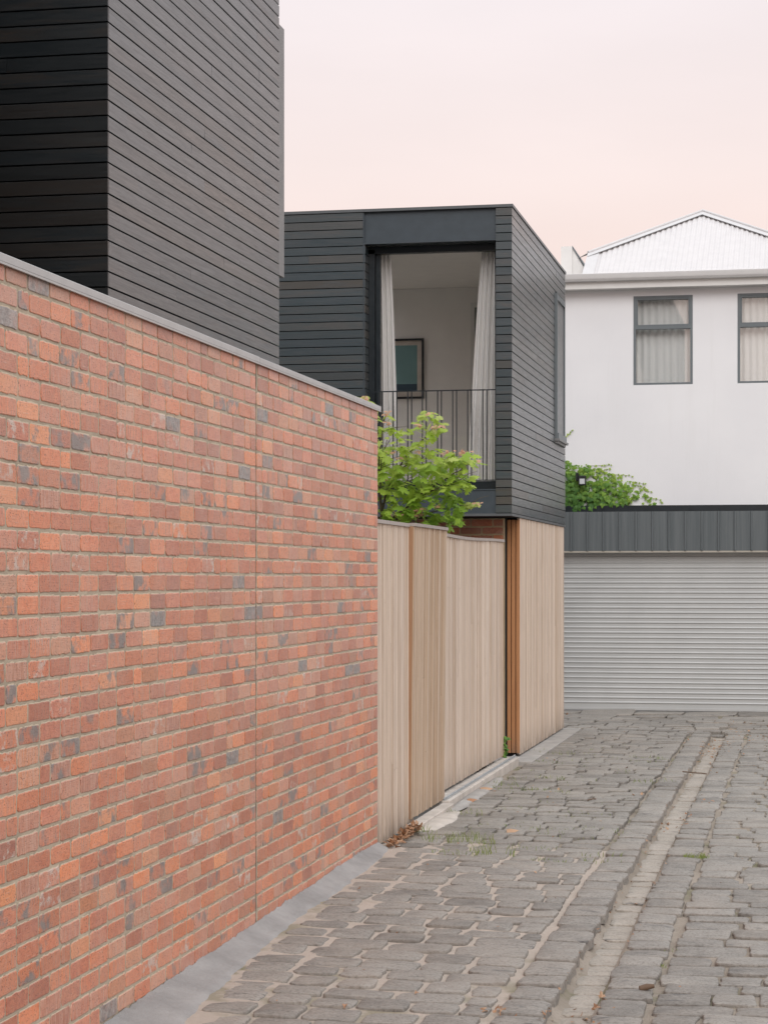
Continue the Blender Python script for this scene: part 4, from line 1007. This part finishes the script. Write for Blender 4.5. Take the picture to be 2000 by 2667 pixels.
# ------------------------------------------------------------------ curtains, picture
def curtain(xL_top, xR_top, xL_bot, xR_bot, Y, zt, zb, folds, seed):
    mb = MB(); n, m_ = 70, 24; vs = []
    for j in range(m_ + 1):
        s_ = j / m_; e = s_ ** .8; z = zt + (zb - zt) * s_
        a, b_ = xL_top + (xL_bot - xL_top) * e, xR_top + (xR_bot - xR_top) * e
        for i in range(n + 1):
            t = i / n; x = a + (b_ - a) * t
            o = .035 * math.sin(t * folds * 2 * math.pi + 1.2 * noise.noise((t * 4, s_ * 1.2, seed))) * (.8 + .4 * s_) + .015 * noise.noise((t * 9, s_ * 2, seed))
            vs.append((x, Y + o, z))
    mb.mesh(vs, [(j*(n+1) + i, (j+1)*(n+1) + i, (j+1)*(n+1) + i + 1, j*(n+1) + i + 1) for j in range(m_) for i in range(n)], smooth=True)
    return mb
Yc = YV + .37
zt_, zb_ = zh0 - .02, zf + .03
fx = lambda u: front(u, 900, Yc)[0]
tag(curtain(fx(975), fx(1017), fx(975), fx(1040), Yc, zt_, zb_, 4, 1).build('curtain', M['linen']), 'narrow pale linen curtain at the left side of the balcony opening', 'curtain', 'linen curtains of the balcony opening')
tag(curtain(fx(1256), fx(1300), fx(1216), fx(1300), Yc, zt_, zb_, 5, 5).build('curtain', M['linen']), 'wider pale linen curtain at the right side of the balcony opening', 'curtain', 'linen curtains of the balcony opening')
pc = thing('framed_picture', 'black framed teal print hanging on the bedroom wall beside the left curtain', 'picture', (front(1060, 960, YB)[0], YB - .02, front(1060, 1040, YB)[1]))
xp0, zp0 = front(985, 1040, YB); xp1_, zp1 = front(1104.5, 881, YB)
f = MB(); q = .025
f.box(xp0, xp1_, YB - .035, YB - .001, zp0, zp0 + q); f.box(xp0, xp1_, YB - .035, YB - .001, zp1 - q, zp1); f.box(xp0, xp0 + q, YB - .035, YB - .001, zp0 + q + .0005, zp1 - q - .0005); f.box(xp1_ - q, xp1_, YB - .035, YB - .001, zp0 + q + .0005, zp1 - q - .0005)
f.build('frame', M['blackw'], pc)
f = MB(); f.box(xp0 + q, xp1_ - q, YB - .012, YB - .001, zp0 + q, zp1 - q); f.build('mount', M['mat'], pc)
xq0, xq1 = xp0 + .09, front(1087, 960, YB)[0]; zq0, zq1 = front(1080, 1019, YB)[1], front(1080, 899, YB)[1]
f = MB(); f.box(xq0, xq1, YB - .0145, YB - .0122, zq0, zq1); pr_ = f.build('print', M['print'], pc)
f = MB(); f.box(xq0, xq1 - .002, YB - .0165, YB - .0147, zq0 + .002, zq0 + (zq1 - zq0) * .16); f.build('dark_band', M['printd'], pr_)

# ------------------------------------------------------------------ small things on the paving
random.seed(41)
gr = MB()
def tuft(mb, cx, cy, n, r, h, bias=0):
    for _ in range(int(n * .55)):
        a = ru(0, 6.28); d = r * math.sqrt(rnd()); x, y = cx + d * math.cos(a) * 1.6, cy + d * math.sin(a); z = gz(x, y) + .0
        hh = h * ru(.3, .9); le = ru(0, 6.28); w_ = ru(.0012, .0026); bx, by = math.cos(le) * hh * .6, math.sin(le) * hh * .6
        s1 = Vector((x, y, z)); s2 = s1 + Vector((bx * .4, by * .4, hh * .65)); s3 = s1 + Vector((bx, by, hh))
        sd_ = Vector((w_, w_ * .3, 0)); t = (min(1, max(0, ru(0, 1) + bias)), rnd() * .6, rnd())
        mb.face([s1 - sd_, s1 + sd_, s2 + sd_ * .8, s2 - sd_ * .8], t); mb.face([s2 - sd_ * .8, s2 + sd_ * .8, s3], t)
for (u, y, n, r, h) in ((1420, 1962, 60, .22, .07), (1430, 1985, 30, .15, .05), (1433, 2027, 45, .10, .06), (1296, 2047, 60, .13, .06), (1425, 2060, 70, .14, .05), (1340, 2056, 40, .16, .05), (1325, 2030, 24, .12, .05), (1220, 2120, 60, .16, .06), (1237, 2190, 70, .10, .13), (1142, 2194, 40, .09, .12), (1183, 2186, 45, .12, .10), (1280, 2218, 60, .12, .11), (1210, 2222, 40, .14, .05), (1100, 2170, 40, .07, .09), (1430, 2230, 35, .10, .04), (1405, 2155, 25, .1, .05), (1690, 1968, 45, .12, .05), (1702, 2030, 80, .14, .07), (1685, 1978, 25, .1, .05), (1740, 1972, 25, .08, .05), (1500, 2110, 40, .2, .04), (1480, 2170, 40, .2, .04), (1540, 2150, 30, .15, .04), (1580, 2220, 30, .12, .06), (1620, 2160, 25, .10, .05), (1350, 2105, 30, .15, .04), (1565, 2232, 30, .1, .05), (1160, 2220, 25, .08, .05), (1300, 2150, 25, .1, .04), (1670, 2470, 30, .06, .02), (1705, 2480, 30, .06, .02), (1740, 2440, 20, .05, .02), (1400, 2200, 30, .12, .04)):
    X, Y = ground(u, y); tuft(gr, X, Y, n, r, h)
for _ in range(60):
    X, Y = ru(-2.8, -1.5), ru(15.2, 25); tuft(gr, X, Y, int(ru(3, 10)), .06, ru(.02, .05))
tag(gr.build('grass', M['grass']), kind='stuff')
f = MB(); X, Y = ground(1811, 2222); tuft(f, X, Y, 170, .06, .055, .1); tag(f.build('grass_tuft', M['grass']), 'single bright green grass tuft growing in the joint right of the stone channel', 'grass tuft')
f = MB(); zc_ = laneY(1310, -3.02); 
for _ in range(26): leaf(f, (-3.08 + ru(-.02, .02), YS1 + ru(-.02, .05), ru(.08, .28)), (ru(-1, 1), ru(-1, 0), ru(-.5, .6)), (.6, -1, .6), ru(.025, .05), LOBES3, (ru(.1, .4), rnd(), 0))
f.tube([(-3.09, YS1 + .02, .06), (-3.085, YS1 + .02, .28)], .003, 5)
tag(f.build('weed', M['ivy']), 'small green weed growing at the foot of the brick pier beside the gate track', 'weed')
lt = MB()
def dry(mb, x, y, z, s_):
    leaf(mb, (x, y, z), (ru(-1, 1), ru(-1, 1), ru(-.15, .35)), (ru(-.5, .5), ru(-.5, .5), 1), s_, LOBES3 if rnd() < .6 else LOBES5, T3(), fold=ru(-.5, .6), curl=ru(-.6, .6))
for _ in range(240):                                            # drift of leaves at the foot of the fence
    y = ru(YW1 + .05, yc0); k = (y - YW1) / (yc0 - YW1); x = -2.985 + abs(random.gauss(0, .03)) + .02; dry(lt, x, y, gz(x, y) + ru(.012, .03 + .045 * k), ru(.02, .05))
for _ in range(36): 
    y = yc0 - abs(random.gauss(0, .12)); x = -2.97 + ru(0, .08); dry(lt, x, y, gz(x, y) + ru(.02, .06), ru(.03, .055))
for _ in range(300):                                            # channel edges
    y = ru(8.5, 28.5); x = -1.07 + random.choice((-1, 1)) * ru(.09, .14); dry(lt, x, y, gz(x, y) + .012, ru(.008, .022))
for (u, y, n, sx_, sy_) in ((1445, 2610, 26, .05, .06), (1310, 2590, 16, .05, .06), (1398, 2592, 8, .05, .04), (1510, 2622, 12, .05, .05), (1545, 2580, 10, .06, .05), (1560, 2555, 8, .05, .05), (1860, 1945, 40, .10, .6), (1900, 1915, 50, .3, .7), (1870, 1935, 40, .15, .5), (1990, 1905, 30, .25, .6), (1830, 2070, 16, .1, .3), (1770, 2120, 14, .08, .25), (1680, 2060, 8, .1, .1), (1380, 2060, 8, .3, .3), (1480, 1865, 12, .1, .05)):
    X, Y = ground(u, y)
    for _ in range(n):
        x, y_ = X + random.gauss(0, sx_), Y + random.gauss(0, sy_); dry(lt, x, y_, gz(x, y_) + .015, ru(.015, .035))
for _ in range(120):
    x, y = ru(-2.9, .4), ru(8.5, 28); dry(lt, x, y, gz(x, y) + .014, ru(.008, .028))
tag(lt.build('leaf_litter', M['dry']), kind='stuff')
for (u, y, s_, lab) in ((1265, 2061, .12, 'curled pinkish dry leaf lying nearest the gate track kerb'), (1333, 2166, .10, 'curled tan dry leaf lying alone on the pavers left of the channel'), (1228, 2090, .09, 'crumpled red brown dry leaf beside the concrete spill')):
    X, Y = ground(u, y); f = MB(); leaf(f, (X - s_ * .4, Y, gz(X, Y) + .03), (1, .25, .25), (0, -.5, 1), s_, LOBES3, (.72 if s_ > .095 else .3, .1, .5), fold=.5, curl=.35); tag(f.build('fallen_leaf', M['dry']), lab, 'leaf', 'large fallen leaves on the lane')
X, Y = ground(1684, 2541); f = MB(); f.tube([(X - .035, Y, gz(X, Y) + .022), (X, Y + .01, gz(X, Y) + .03), (X + .035, Y + .02, gz(X, Y) + .034)], [.014, .017, .010], 7)
tag(f.build('wood_chip', M['twig']), 'short dark wood chip lying right of the channel near the camera', 'wood chip')
for (u0, y0, u1, y1, lab) in ((1778, 2006, 1840, 2012, 'thin brown twig lying across the stone channel farther away'), (1530, 2083, 1552, 2079, 'short dark twig lying on the pavers left of the channel')):
    A_, B_ = ground(u0, y0), ground(u1, y1); f = MB(); n = 5
    f.tube([(A_[0] + (B_[0] - A_[0]) * i / n, A_[1] + (B_[1] - A_[1]) * i / n + ru(-.02, .02), max(gz(A_[0], A_[1]), gz(B_[0], B_[1])) + .03 + ru(-.004, .004)) for i in range(n + 1)], .006, 5); tag(f.build('twig', M['twig']), lab, 'twig')

for o in list(bpy.data.objects):
    if '_w' in o: del o['_w']
